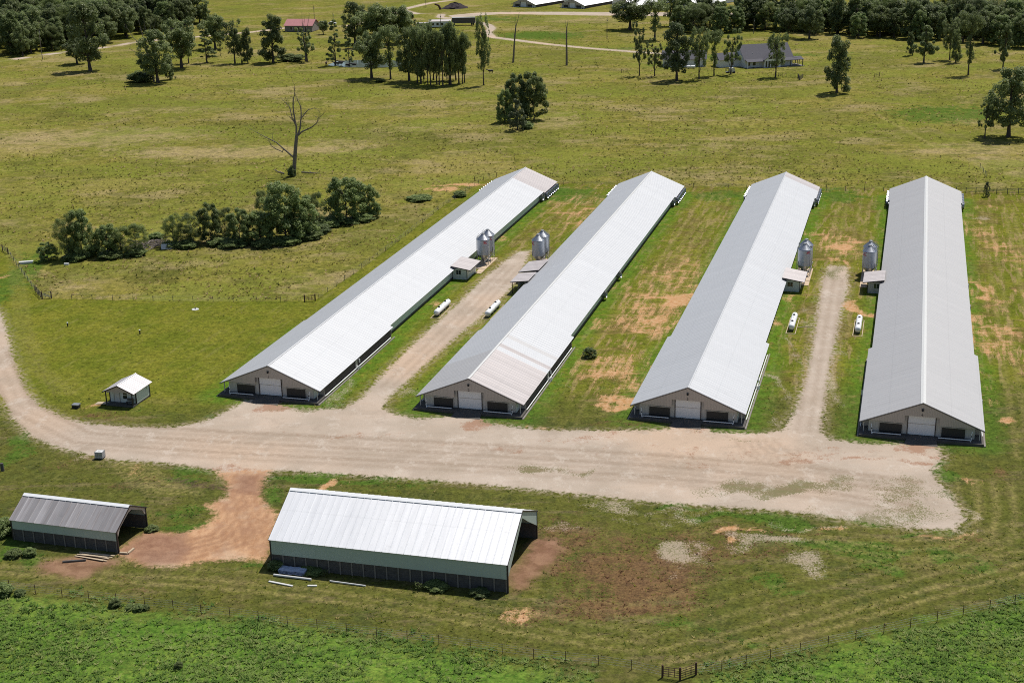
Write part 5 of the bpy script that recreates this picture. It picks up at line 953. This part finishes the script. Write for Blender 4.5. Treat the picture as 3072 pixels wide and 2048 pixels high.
dead_tree('dead_tree', 'tall bare dead tree alone in the middle of the pasture', 883, 527, [(q3((425, 858), (428, 760), (436, 640), (446, 520), (452, 480)), .62, .42), (q3((446, 500), (445, 420), (428, 340), (415, 240), (418, 170), (430, 110), (424, 45)), .30, .05), (q3((436, 400), (405, 330), (385, 250), (350, 215), (322, 190)), .16, .04),
    (q3((430, 380), (395, 335), (362, 300)), .13, .04), (q3((398, 300), (380, 230), (372, 180)), .09, .03), (q3((460, 490), (478, 430), (486, 330), (484, 250), (455, 190), (442, 155)), .28, .04), (q3((486, 290), (480, 220), (478, 165)), .1, .03), (q3((485, 350), (520, 300), (550, 268), (600, 254), (632, 265), (655, 300)), .16, .03),
    (q3((462, 495), (490, 465), (540, 440), (590, 415), (630, 380), (648, 335), (690, 296)), .26, .05), (q3((640, 360), (632, 330), (612, 318)), .08, .03), (q3((418, 690), (375, 650), (330, 610), (270, 555), (190, 515), (110, 470), (60, 442)), .28, .04), (q3((330, 612), (322, 640), (270, 615), (225, 585), (210, 540), (180, 525)), .2, .03), (q3((235, 545), (228, 490), (240, 460)), .06, .02)], M_DEAD)
dead_tree('dead_tree', 'left one of two thin bare trunks by the far drive', 1539.5, 189, [([(1539.5, 189), (1541, 165), (1543, 130), (1545, 105), (1547, 84)], .45, .26), ([(1547, 84), (1550, 72), (1554, 58), (1557, 41)], .2, .04), ([(1547, 84), (1545, 68), (1547, 56)], .14, .04), ([(1543, 112), (1541, 95)], .1, .03)], M_DEAD)
dead_tree('dead_tree', 'right one of two thin bare trunks below the far drive', 1700, 198, [([(1700, 198), (1700, 160), (1699.5, 125), (1700, 90)], .48, .28), ([(1700, 90), (1702, 78), (1704, 64)], .18, .04), ([(1700, 88), (1698, 74), (1697, 66)], .14, .03), ([(1699, 110), (1696, 100)], .1, .03)], M_DEAD)
dead_tree('dead_snag', 'bare grey branched snag rising from the upper left tree clump', 462, 246, [([(462, 246), (452, 200), (440, 150), (432, 120)], .5, .3), ([(432, 120), (424, 95), (416, 66)], .2, .05), ([(436, 135), (446, 100), (452, 70)], .2, .05), ([(440, 150), (400, 115), (382, 88)], .2, .04), ([(434, 125), (436, 90), (432, 62)], .14, .04), ([(446, 175), (410, 160), (388, 148)], .16, .04), ([(448, 110), (462, 85), (468, 66)], .12, .03)], M_DEAD)
dead_tree('dead_snag', 'bare upper stems above the half bare tree at the red-roofed house', 918, 186, [([(918, 186), (916, 150), (910, 110)], .5, .3), ([(910, 110), (907, 75), (905, 42)], .2, .03), ([(914, 120), (922, 80), (927, 45)], .2, .03), ([(908, 95), (912, 70), (914, 52)], .12, .03)], M_DEAD)
for pts, lb in (([(852, 522), (835, 517), (822, 511)], 'fallen dead branch left of the bare dead tree'), ([(905, 518), (935, 520), (962, 522)], 'fallen dead branch right of the bare dead tree')):
    v = [at(*q) for q in pts]; b = MB(); b.tube([(a[0]-v[0][0], a[1]-v[0][1], .35) for a in v], [.22, .15, .07], 6); b.tube([(v[1][0]-v[0][0], v[1][1]-v[0][1], .35), (v[1][0]-v[0][0]-1, v[1][1]-v[0][1]+1, .9)], [.1, .04], 5)
    o = b.build('fallen_branch', M_DEAD); o.location = (v[0][0], v[0][1], hz(v[0][0], v[0][1])-.1); tag(o, lb, 'branch')
tree_px('low', 876, 529, 488, 20, 'leafy creeper bush at the foot of the bare dead tree', 'bush')
# ------------------------------------------------------------------ fences and gates
def fence(name, label, pts, hpost, wires, mpost, rad=.05, mw=None, square=False, step=None, group=None):
    pts = [np.array(p[:2]) for p in pts]
    if step:
        out = []
        for a, b in zip(pts[:-1], pts[1:]):
            n = max(1, int(round(np.linalg.norm(b-a)/step))); out += [a+(b-a)*k/n for k in range(n)]
        pts = out+[pts[-1]]
    o = pts[0]; z0 = hz(*o); t = thing(name, label, 'fence', (o[0], o[1], 0), 0, group); me = None
    for k, p in enumerate(pts[:100]):
        if me is None:
            b = MB().box(-rad, rad, -rad, rad, -.2, hpost) if square else MB().tube([(0, 0, -.2), (0, 0, hpost)], rad, 6); me = b.mesh('post', mpost)
        q = link('post', me, t); q.location = (p[0]-o[0], p[1]-o[1], hz(*p)); q.scale = (1, 1, random.uniform(.93, 1.05))
    b = MB()
    for wz, wr in wires:
        for a, c in zip(pts[:-1], pts[1:]):
            b.bar((a[0]-o[0], a[1]-o[1], hz(*a)+wz), (c[0]-o[0], c[1]-o[1], hz(*c)+wz), wr, wr)
    b.build('wire' if wires[0][1] < .03 else 'rail', mw or mpost, t); return t
def gate(name, label, a, b, h, mat, bars=5, zig=True):
    a = np.array(a[:2]); b = np.array(b[:2]); L = np.linalg.norm(b-a); t = thing(name, label, 'gate', (a[0], a[1], hz(*a)), math.atan2(b[1]-a[1], b[0]-a[0]))
    g = MB()
    for k in range(bars): z = .25+(h-.3)*k/(bars-1); g.tube([(.1, 0, z), (L-.1, 0, z)], .035, 6)
    for x in (.1, L*.36, L*.68, L-.1): g.tube([(x, 0, .25), (x, 0, h-.05)], .035, 6)
    g.build('gate_panel', mat, t)
    for x in (0, L): MB().tube([(x, 0, -.2), (x, 0, h+.15)], .11, 8).build('post', M_RUST, t)
W4 = [(.3, .012), (.6, .012), (.9, .012), (1.15, .012)]
FF1 = [(-60, 1757), (29, 1766), (107, 1781), (187, 1791), (267, 1798), (350, 1808), (435, 1818), (520, 1828), (604, 1842), (690, 1850), (776, 1861), (863, 1877), (952, 1886), (1040, 1898), (1130, 1908), (1222, 1921), (1317, 1932), (1411, 1945), (1507, 1961), (1601, 1974), (1697, 1984), (1795, 1995), (1894, 2009), (1986, 2030)]
FF2 = [(2088, 2022), (2165, 2010), (2238, 1994), (2311, 1977), (2400, 1957), (2484, 1937), (2567, 1917), (2651, 1899), (2731, 1880), (2811, 1864), (2889, 1846), (2969, 1827), (3044, 1811), (3110, 1796)]
fence('wire_fence', 'thin wire fence on steel posts along the near green field, left of the corner gates', [at(*p) for p in FF1], 1.3, W4, M_RUST, .04, M_STEEL)
fence('wire_fence', 'thin wire fence on steel posts along the near green field, right of the corner gates', [at(*p) for p in FF2], 1.3, W4, M_RUST, .04, M_STEEL)
gate('farm_gate', 'left rusty gate of the two at the near fence corner', at(1987, 2030), at(2040, 2038), 1.35, M_RUST); gate('farm_gate', 'right rusty gate of the two at the near fence corner', at(2040, 2038), at(2088, 2022), 1.35, M_RUST)
fence('wire_fence', 'wire fence along the lower edge of the left pasture between two gates', [at(155, 896), at(400, 902), at(700, 906), at(914, 905)], 1.15, W4, M_WOOD, .05, M_STEEL, step=4.2)
fence('wire_fence', 'wire fence running up beside the leftmost chicken house', [at(957, 897), at(1034, 841), at(1110, 789), at(1179, 738), at(1268, 669), at(1330, 620), at(1396, 578), at(1436, 552)], 1.15, W4, M_WOOD, .05, M_STEEL, step=4.2)
fence('wire_fence', 'sagging wire fence between the lawn and pasture at far left', [at(26, 762), at(66, 820), at(104, 872)], 1.15, W4, M_WOOD, .06, M_STEEL, step=3.5)
fence('board_fence', 'dark close-set posts at the left pasture corner beside a gate', [at(108, 878), at(126, 897)], 1.5, [(.4, .06), (.8, .06), (1.2, .06)], M_WOOD, .09, step=1.4)
gate('farm_gate', 'five-bar gate at the left pasture corner below the hedgerow', at(127, 897), at(155, 895), 1.35, M_STEEL); gate('farm_gate', 'brown gate in the pasture fence close to the leftmost chicken house', at(914, 905), at(946, 902), 1.3, M_RUST); gate('farm_gate', 'dark gate at the left picture edge above the lawn', at(8, 752), at(24, 761), 1.3, M_WOOD)
fence('pipe_fence', 'dark pipe rail fence right of the chicken houses', [at(2868, 578), at(2957, 581), at(3120, 584)], 1.5, [(.35, .06), (.7, .06), (1.05, .06), (1.4, .06)], M_WOOD, .08, step=2.4)
fence('wire_fence', 'old wire fence behind the far ends of the chicken houses', [at(1690, 556), at(1860, 560), at(2080, 563), at(2240, 566), at(2480, 572), at(2650, 574)], 1.2, W4, M_WOOD, .06, M_STEEL, step=5)
fence('wire_fence', 'weathered posts by the orange bank beyond the leftmost chicken house', [at(1424, 545), at(1450, 542), at(1490, 533)], 1.3, W4, M_RUST, .08, M_STEEL, step=2.5)
fence('wire_fence', 'short dark fence run crossing the dry grass at right', [at(2940, 505), at(2950, 518), at(2960, 533)], 1.3, W4, M_WOOD, .07, M_STEEL, step=4)
fence('stock_panels', 'dark stock panel fence below the white house', [at(2335, 232), at(2385, 234)], 1.5, [(.3, .05), (.75, .05), (1.2, .05), (1.5, .05)], M_WOOD, .06, step=1.6); fence('stock_panels', 'folded dark stock panels at the right end below the white house', [at(2393, 232), at(2399, 242), at(2409, 234)], 1.6, [(.3, .05), (.75, .05), (1.2, .05), (1.5, .05)], M_WOOD, .06, step=1.0)
gate('pasture_gate', 'small dark gate frame in the pasture left of the white garage', at(1865, 219), at(1881, 217), 1.4, M_WOOD, 3); gate('pasture_gate', 'small dark gate frame in the open right pasture', at(2624, 231), at(2638, 229), 1.4, M_WOOD, 3)
# a stump at the left edge
p = at(8, 1412); o = MB().tube([(0, 0, -.1), (0, 0, 1.2)], [.28, .22], 9).build('gate_post', M_WOOD); o.location = p; tag(o, 'thick weathered post standing in grass at the left picture edge', 'post')
# ------------------------------------------------------------------ utility poles
def pole(bx, by, topy, label, arm=False):
    p = at(bx, by); h = (by-topy)*px(p)/.95; t = thing('utility_pole', label, 'utility pole', (p[0], p[1], hz(p[0], p[1])), .2)
    MB().tube([(0, 0, -.2), (0, 0, h)], [.17, .11], 8).build('pole', M_DEAD, t)
    if arm: MB().bar((-1, 0, h-.5), (1, 0, h-.5), .12).build('cross_arm', M_DEAD, t)
    MB().tube([(.2, 0, h-1.6), (.2, 0, h-.9)], .16, 8).build('transformer', M_STEEL, t)
pole(127.5, 178, 100, 'grey utility pole at the far road before the left wood'); pole(1821, 117, 59, 'utility pole alone in the pasture above the far drive'); pole(944, 70, 23, 'utility pole at the right end of the red-roofed house'); pole(1000, 66, 42, 'short utility pole right of the red-roofed house'); pole(1278, 23, -6, 'utility pole by the far road fork', True)
pole(1322, 84, 46, 'utility pole behind the pale trailer'); pole(2261, 102, 60, 'pale pole at the foot of the right wood')
# ------------------------------------------------------------------ far buildings
def far_house(idx, bx, by, label, L=120):
    p = at(bx, by); t = thing('far_chicken_house', label, 'chicken house', (p[0], p[1], .3), -TH-.32, 'far chicken houses')
    for s in (1, -1): 
        b = MB(); b.ribbed((s*8.8, -.3, rz_(8.8)), (0, 1, 0), (-s, 0, SL), 33, 8.8*1.083, sp=3); b.ribbed((s*8.1, 32.7, rz_(8.1)), (0, 1, 0), (-s, 0, SL), L-33, 8.1*1.083, sp=3); b.build('roof', M_SHEDW, t)
        MB().box(s*7.4-.06, s*7.4+.06, .42, L, -.3, rz_(7.4)-.1).build('side_wall', M_WSID, t); MB().box(s*8.3-.07, s*8.3+.07, 2.4, 32.5, -.2, rz_(8.3)-.1).build('cooling_pad', M_BROWN, t)
    gable_end(t)
far_house(0, 1570, 23, 'leftmost white-roofed chicken house far away at the top'); far_house(1, 1716, 26, 'middle white-roofed chicken house far away at the top'); far_house(2, 1868, 27, 'white-roofed chicken house far away, half hidden behind the spreading tree'); far_house(3, 2060, 26, 'far white roof glimpsed above the right wood')
# white house
def house(name, label, cat, loc, rz, W, Dp, ze, zr, roofm, wallm, wins=(), porch=0):
    t = thing(name, label, cat, loc, rz); sl = (zr-ze)/(Dp/2); oh = .5
    MB().box(0, W, 0, .12, 0, ze).build('wall', wallm, t); MB().box(0, W, Dp-.12, Dp, 0, ze).build('wall', wallm, t)
    for x in (0, W-.12): MB().prismx([(.12, 0), (Dp-.12, 0), (Dp-.12, ze), (Dp/2, zr-.1), (.12, ze)], x, x+.12).build('gable_wall', wallm, t)
    k = math.hypot(1, sl)
    for y0, s in ((-oh, 1), (Dp+oh, -1)):
        b = MB(); o = Vector((-oh, y0, ze-sl*oh+.1)); v = Vector((0, s, sl)).normalized()*((Dp/2+oh)*k); n = Vector((0, -s*sl, 1)).normalized()*.12; u = Vector((W+2*oh, 0, 0))
        vs = [o, o+u, o+u+v, o+v]; vs += [q-n for q in vs]; b.add(vs, [(0, 1, 2, 3), (7, 6, 5, 4), (0, 4, 5, 1), (1, 5, 6, 2), (2, 6, 7, 3), (3, 7, 4, 0)] if s > 0 else [(3, 2, 1, 0), (4, 5, 6, 7), (1, 5, 4, 0), (2, 6, 5, 1), (3, 7, 6, 2), (0, 4, 7, 3)]); b.build('roof', roofm, t)
    for x, z, w_, h_ in wins: q = MB().box(x, x+w_, -.05, -.003, z, z+h_).build('window', M_GLASS, t); MB().box(x-.1, x, -.08, -.003, z-.1, z+h_+.1).box(x+w_, x+w_+.1, -.08, -.003, z-.1, z+h_+.1).build('frame', M_WHITE, q)
    return t
a = at(2235, 205.5); a2 = at(2400, 196); rz = math.atan2(a2[1]-a[1], a2[0]-a[0]); Wd = np.linalg.norm(a2-a)
t = house('white_house', 'white house with a steep dark roof and glazed front gable, upper right', 'house', (a[0], a[1], 0), rz+.0, Wd*.86, 13.5, 3.4, 8.6, M_SHIN, M_WSID, [(1.2, .9, 1.0, 1.4), (3.4, .9, 1.2, 1.5)])
Wm = Wd*.86; k0, k1 = Wm*.36, Wm*.70
gb = MB().box(k0, k1, -2.2, -2.1, 0, 3.4); gb.prism([(k0, 3.4), (k1, 3.4), ((k0+k1)/2, 5.4)], -2.2, -2.1).box(k0, k0+.1, -2.1, 0, 0, 3.4).box(k1-.1, k1, -2.1, 0, 0, 3.4); gb.build('front_gable', M_WHITE, t)
for s in (-1, 1):
    m = (k0+k1)/2; e = k0-.5 if s < 0 else k1+.5; z = 3.4-.5*4/(k1-k0)
    MB().add([(m, -2.6, 5.65), (e, -2.6, z), (e, 3.6, z), (m, 3.6, 5.65), (m, -2.6, 5.5), (e, -2.6, z-.15), (e, 3.6, z-.15), (m, 3.6, 5.5)], [(0, 1, 2, 3), (7, 6, 5, 4), (0, 4, 5, 1), (1, 5, 6, 2), (2, 6, 7, 3), (3, 7, 4, 0)]).build('gable_roof', M_SHIN, t)
n_ = 5
for k in range(n_): x = k0+.5+k*(k1-k0-1)/n_; MB().box(x, x+(k1-k0-1)/n_*.62, -2.26, -2.205, .3, 2.7).build('window', M_GLASS, t)
MB().prism([((k0+k1)/2-2.1, 3.5), ((k0+k1)/2-.12, 3.5), ((k0+k1)/2-.12, 4.9)], -2.26, -2.205).build('window', M_GLASS, t); MB().prism([((k0+k1)/2+.12, 3.5), ((k0+k1)/2+2.1, 3.5), ((k0+k1)/2+.12, 4.9)], -2.26, -2.205).build('window', M_GLASS, t)
for xa, xb in ((0, k0), (k1, Wd*1.02)):
    MB().add([(xa, -2.5, 2.75), (xb, -2.5, 2.75), (xb, .6, 3.7), (xa, .6, 3.7), (xa, -2.5, 2.6), (xb, -2.5, 2.6), (xb, .6, 3.55), (xa, .6, 3.55)], [(0, 1, 2, 3), (7, 6, 5, 4), (0, 4, 5, 1), (1, 5, 6, 2), (2, 6, 7, 3), (3, 7, 4, 0)]).build('porch_roof', M_SHIN, t)
MB().add([(Wm-.2, -.2, 3.55), (Wd*1.02, -2.5, 2.75), (Wd*1.02, 5, 2.75), (Wm-.2, 6, 3.55), (Wm-.2, -.2, 3.4), (Wd*1.02, -2.5, 2.6), (Wd*1.02, 5, 2.6), (Wm-.2, 6, 3.4)], [(0, 1, 2, 3), (7, 6, 5, 4), (0, 4, 5, 1), (1, 5, 6, 2), (2, 6, 7, 3), (3, 7, 4, 0)]).build('porch_roof', M_SHIN, t)
MB().box(-.1, Wd*1.03, -2.8, 0, -.05, .15).box(Wm, Wd*1.03, 0, 5, -.05, .15).build('porch_floor', M_CONC, t)
for x, y, m in ((.15, -2.4, M_WHITE), (Wd*.78, -2.4, M_WOOD), (Wd*.9, -2.4, M_WOOD), (Wd*1.0, -2.4, M_WOOD), (Wd*1.0, 1.0, M_WOOD), (Wd*1.0, 4.6, M_WOOD)): MB().box(x-.13, x+.13, y-.13, y+.13, .15, 2.65).build('porch_post', m, t)
wg = MB(); wg.box(-9, 0, 5.0, 12.0, 0, 3.2); wg.build('wing_wall', M_WSID, t); MB().prismx([(4.5, 3.1), (12.5, 3.1), (8.5, 5.6)], -9.5, .5).build('wing_roof', M_SHIN, t); MB().box(-4, -3, 4.95, 4.997, 1, 2).build('window', M_GLASS, t)
for x, y in ((Wm*.2, 2.6), (Wm*.72, 2.3)): MB().tube([(x, y, 4.4), (x, y, 5.6)], .16).build('roof_vent', M_PALE, t)
a = at(1990, 202.5); b_ = at(2117, 201); rz = math.atan2(b_[1]-a[1], b_[0]-a[0]); house('garage', 'white garage with a dark roof left of the white house', 'garage', (a[0], a[1], 0), rz, np.linalg.norm(b_-a), 9.5, 3.3, 6.2, M_SHIN, M_WSID)
a = at(855, 95.5); b_ = at(933, 95); rz = math.atan2(b_[1]-a[1], b_[0]-a[0])-.08; house('red_roofed_house', 'low grey house with a faded red roof among the far trees', 'house', (a[0], a[1], 0), rz, np.linalg.norm(b_-a)+1, 11, 3.2, 5.9, M_REDR, M_CONC, [(3, 1, 1.2, 1.2), (7, 1, 1.6, 1.2), (11, .2, 1, 2)])
o = copy_tree(pp); p = at(2072, 207); o.location = (p[0], p[1], 0); o.rotation_euler = (0, 0, 1.5); o['label'] = 'white propane tank lying in front of the white garage'; del o['group']
# farm cart by the white house
p = at(2196, 220); t = thing('farm_cart', 'pale round-bodied farm sprayer cart parked before the white house', 'cart', (p[0], p[1], 0), .1)
MB().box(-2.6, 1.2, -.7, .7, .55, .7).build('chassis', M_STEEL, t); MB().tube([(.2, -.8, 1.3), (.2, .8, 1.3)], .85, 16).build('tank_body', M_PALE, t, smooth=True); MB().box(-1.2, -.6, -.6, .6, .7, 2.1).build('hood', M_PALE, t)
b = MB()
for x in (-2.5, -1.3):
    for y in (-.6, .6): b.box(x-.05, x+.05, y-.05, y+.05, .7, 1.9)
for y in (-.6, .6): b.box(-2.5, -1.3, y-.04, y+.04, 1.8, 1.9)
b.build('rack', M_WOOD, t)
for x, y in ((-1.9, -.8), (-1.9, .8), (.7, -.8), (.7, .8)): MB().tube([(x, y-.12, .42), (x, y+.12, .42)], .42, 14).build('wheel', M_TYRE, t)
# trailers, dirt heap
p = at(1356, 76.5); t = thing('box_trailer', 'long dark weathered box trailer parked by the far drive', 'trailer', (p[0], p[1], 0), -.05)
L_ = (1408-1340)*px(p); MB().box(0, L_, 0, 2.6, 1.0, 3.9).build('body', M_WOOD, t); MB().box(-.05, L_+.05, -.05, 2.65, 3.9, 4.0).build('roof', M_PALE, t)
for x in (L_*.1, L_*.85, L_*.92): MB().tube([(x, -.05, .5), (x, .3, .5)], .5, 12).build('wheel', M_TYRE, t)
p = at(1288, 84); t = thing('mobile_home', 'pale blue-grey trailer home partly hidden behind the grove', 'trailer', (p[0], p[1], 0), -.05); L_ = 62*px(p)
MB().box(0, L_, 0, 4, .3, 3.3).build('body', M_WSID, t); MB().prismx([(-.3, 3.25), (4.3, 3.25), (2, 4.0)], -.3, L_+.3).build('roof', M_SMALL, t)
for k in range(4): MB().box(L_*(.12+.22*k), L_*(.12+.22*k)+1.2, -.05, -.003, 1.2, 2.4).build('window', M_GLASS, t)
p = at(1250, 84); t = thing('open_shed', 'dark low shed with pale roof edge beside the pale trailer home', 'shed', (p[0], p[1], 0), -.05); L_ = 36*px(p)
MB().box(0, L_, 0, 4, 0, 2.2).build('wall', M_WOOD, t); MB().box(-.3, L_+.3, -.3, 4.3, 2.2, 2.32).build('roof', M_SMALL, t)
p = at(1365, 25); b = MB(); n = 26; rr = random.Random(3); vs = []; kx = px(p)*40
for j in range(7):
    for k in range(n): a_ = 2*math.pi*k/n; s_ = (1-j/6)**.8; vs.append((kx*s_*math.cos(a_)*rr.uniform(.85, 1.1), 7*s_*math.sin(a_)*rr.uniform(.85, 1.1), -.1+3.4*(j/6)**.8*rr.uniform(.85, 1.15) if j else -.2))
b.add(vs, [(j*n+k, j*n+(k+1) % n, (j+1)*n+(k+1) % n, (j+1)*n+k) for j in range(6) for k in range(n)]); o = b.build('manure_heap', simple('dark manure', (.035, .024, .028), .95, var=.6, scale=1)); o.location = (p[0], p[1], 0); tag(o, 'long dark manure heap beside the far road at the top', 'heap')
p = at(1322, 29); o = MB().tube([(0, 0, 0), (-1.2, 0, 2.4), (-3.5, 0, 3.2)], [.8, .6, .5], 8).build('old_conveyor', M_RUST); o.location = p; tag(o, 'rusty bent conveyor arm at the left end of the manure heap', 'conveyor')
for x, y, lb, c in ((966, 73, 'white vehicle parked right of the red-roofed house, half hidden by a tree', M_WHITE), (997, 74, 'pale vehicle by the far road right of the red-roofed house', M_PALE)):
    p = at(x, y); t = thing('parked_car', lb, 'car', (p[0], p[1], 0), random.uniform(-.3, .3)); MB().prism([(-2.2, .4), (2.2, .4), (2.2, 1.0), (1.3, 1.05), (.7, 1.6), (-1.2, 1.6), (-1.9, 1.0), (-2.2, .95)], -.9, .9).build('body', c, t)
    MB().prism([(-1.5, 1.05), (1.1, 1.05), (.6, 1.5), (-1.1, 1.5)], -.92, .92).build('window', M_GLASS, t)
    for a_ in (-1.35, 1.35):
        for y_ in (-.85, .85): MB().tube([(a_, y_-.1, .36), (a_, y_+.1, .36)], .36, 12).build('wheel', M_TYRE, t)
# ------------------------------------------------------------------ cattle
def cow(label, x, y, rz, mat, graze=False, lying=False):
    p = at(x, y); t = thing('cow', label, 'cow', (p[0], p[1], hz(p[0], p[1])-(.45 if lying else .0)), rz, 'grazing cattle')
    b = MB(); hx, hzz = (1.45, .45) if graze else (1.6, 1.45)
    sp = [(-1.0, 0, 1.18), (-.8, 0, 1.06), (-.4, 0, .98), (.1, 0, .96), (.55, 0, 1.0), (.85, 0, 1.12 if not graze else 1.0), (1.1, 0, 1.25 if not graze else .8), (hx-.1, 0, hzz), (hx+.2, 0, hzz-.12), (hx+.4, 0, hzz-.25)]
    b.tube(sp, [.12, .33, .41, .44, .42, .32, .21, .17, .14, .09], 10)
    for xx, yy, kn in ((-.75, .2, -.08), (-.75, -.2, -.02), (.6, .2, .04), (.6, -.2, .0)): b.tube([(xx, yy, .95), (xx+kn, yy, .48), (xx-kn*.3, yy, .0)], [.17, .08, .055], 7)
    b.tube([(-1.02, 0, 1.2), (-1.15, 0, .9), (-1.14, 0, .5)], [.05, .03, .045], 5)
    for yy in (-.22, .22): b.tube([(hx-.05, yy*.4, hzz+.08), (hx-.1, yy, hzz+.12)], [.04, .06], 5)
    b.build('body', mat, t, smooth=True)
cow('black cow standing alone right of the grove', 1472, 221, 3.3, M_COW); cow('brown cow grazing left of the grove, nearer the pond', 1204, 211, .6, M_COWB, True); cow('brown cow grazing left of the grove, nearer the trees', 1219, 212, 3.5, M_COWB, True); cow('dark cow seen end-on above the two grazing brown cows', 1198, 175, 1.5, M_COW)
cow('reddish cow at the left bank of the pond', 979, 196, 1.6, M_COWB); cow('black cow at the left end of the pond water', 1008, 194, 2.9, M_COW); cow('black cow wading in the pond behind the layered tree', 1021, 194, .2, M_COW); cow('black cow standing in the pond at its far side', 1022, 187, 3.0, M_COW, lying=True)
cow('black cow at the pond edge, under the shorter layered tree', 1043, 196, .4, M_COW, lying=True); cow('black cow lying in the right part of the pond', 1062, 195, 3.1, M_COW, lying=True); cow('black cow by the water between the forked oak and umbrella-topped tree', 1150, 194, .1, M_COW)
# ------------------------------------------------------------------ odds and ends
def place(o, x, y, rz=0., z=0.): p = at(x, y); o.location = (p[0], p[1], hz(p[0], p[1])+z); o.rotation_euler = (0, 0, rz); return o
o = place(MB().prism([(-1.3, .05), (1.2, .05), (1.45, .5), (-1.6, .5)], -.45, .45).build('trough', M_PALE), 80, 790, .25); tag(o, 'white trough lying in the pasture left of the hedgerow', 'trough')
o = place(MB().box(-.5, .5, -.3, .3, 0, .3).tube([(-.5, 0, .3), (.5, 0, .3)], .16, 8).build('plastic_bag', M_PALE), 200, 794); tag(o, 'small white bag on the grass below the hedgerow', 'bag')
o = place(MB().add([(-1.4, 0, .1), (1.4, 0, .1), (1.4, .8, 1.15), (-1.4, .8, 1.15), (-1.4, .1, .05), (1.4, .1, .05), (1.4, .9, 1.1), (-1.4, .9, 1.1)], [(0, 1, 2, 3), (7, 6, 5, 4), (0, 4, 5, 1), (1, 5, 6, 2), (2, 6, 7, 3), (3, 7, 4, 0)]).build('metal_panel', M_PALE), 502, 748, .15); tag(o, 'pale metal panel leaning in the gap of the hedgerow', 'panel')
rr = random.Random(9); b = MB()
for k in range(150):
    x, y = rr.gauss(0, 3.2), rr.gauss(0, 2.2); z = max(.05, 1.1-abs(x)*.2-abs(y)*.25)*rr.random(); a_ = rr.random()*3.14; l = rr.uniform(.6, 2.2); b.tube([(x-l*math.cos(a_), y-l*math.sin(a_), z+.1), (x, y, z+.3*rr.random()+.1), (x+l*math.cos(a_), y+l*math.sin(a_), z+.1)], [.05, .08, .03], 4)
o = place(b.build('brush_pile', M_DEAD), 462, 736); tag(o, 'grey brush pile of dead branches filling the hedgerow gap', 'brush pile')
# sheets, pipes and boards by the big shed
c, s_ = math.cos(-TH+.02), math.sin(-TH+.02)
def bl(x, y, z=0): return (-1.10+c*x-s_*y, 144.42+s_*x+c*y, z)
t = thing('sheet_stack', 'stack of pale crumpled plastic sheets against the big litter shed', 'plastic sheets', bl(-28.2, -1.5), -TH+.02); rr = random.Random(2)
for k in range(5):
    b = MB(); nx2, ny2 = 12, 5; vs = [(i*3.4/nx2-.2+rr.uniform(-.05, .05), j*1.2/ny2, .08+k*.10+rr.uniform(0, .09)) for j in range(ny2+1) for i in range(nx2+1)]; m_ = len(vs); vs += [(x, y, z-.03) for x, y, z in vs]; w_ = nx2+1
    fs = [(j*w_+i, j*w_+i+1, (j+1)*w_+i+1, (j+1)*w_+i) for j in range(ny2) for i in range(nx2)]; b.add(vs, fs+[tuple(q+m_ for q in reversed(f)) for f in fs]); b.build('plastic_sheet', M_TARP, t)
o = MB().tube([(-.3, 0, .16), (4.6, 0, .16)], .14, 10).build('white_pipe', M_PALE, smooth=True); o.location = bl(-28.4, -2.1); o.rotation_euler = (0, 0, -TH); tag(o, 'thick white pipe lying in front of the plastic sheets', 'pipe')
for x, y, L_, rz, lb in ((-21.5, -2.0, 4.6, -TH-.02, 'long pale pipe lying in the weeds right of the plastic sheets'),):
    o = MB().tube([(0, 0, .12), (L_, 0, .12)], .1, 8).build('white_pipe', M_PALE); o.location = bl(x, y); o.rotation_euler = (0, 0, rz); tag(o, lb, 'pipe')
for (x0, y0), (x1, y1), lb in (((807, 1744), (878, 1758), 'long white board lying in grass left of the big litter shed'), ((923, 1757), (951, 1757), 'short white board lying in grass before the big litter shed')):
    a = at(x0, y0); b_ = at(x1, y1); v = b_-a; o = MB().box(0, float(np.linalg.norm(v)), -.13, .13, .02, .12).build('white_board', M_PALE); o.location = a; o.rotation_euler = (0, 0, math.atan2(v[1], v[0])); tag(o, lb, 'board')
t = thing('lumber_pile', 'pile of long pale boards lying before the small shed', 'lumber', at(240, 1665), -.32); rr = random.Random(4)
for k in range(11): b = MB(); y = rr.uniform(-.7, .7); x = rr.uniform(-.5, .5); b.bar((x, y, .08+.05*(k % 3)), (x+4.2, y+rr.uniform(-.3, .3), .1+.05*(k % 3)), .16, .05); b.build('plank', M_PLANK, t)
for (x0, y0), (x1, y1), lb in (((188, 1686), (258, 1681), 'weathered log lying left of the lumber pile'), ((360, 1659), (384, 1661), 'pale board on the ground at the mouth of the small shed'), ((384, 1661), (402, 1646), 'pale board angled out from the mouth of the small shed')):
    a = at(x0, y0); b_ = at(x1, y1); v = b_-a; o = MB().box(0, float(np.linalg.norm(v)), -.12, .12, .0, .2).build('board' if 'board' in lb else 'log', M_PLANK if 'board' in lb else M_WOOD); o.location = a; o.rotation_euler = (0, 0, math.atan2(v[1], v[0])); tag(o, lb, 'board' if 'board' in lb else 'log')
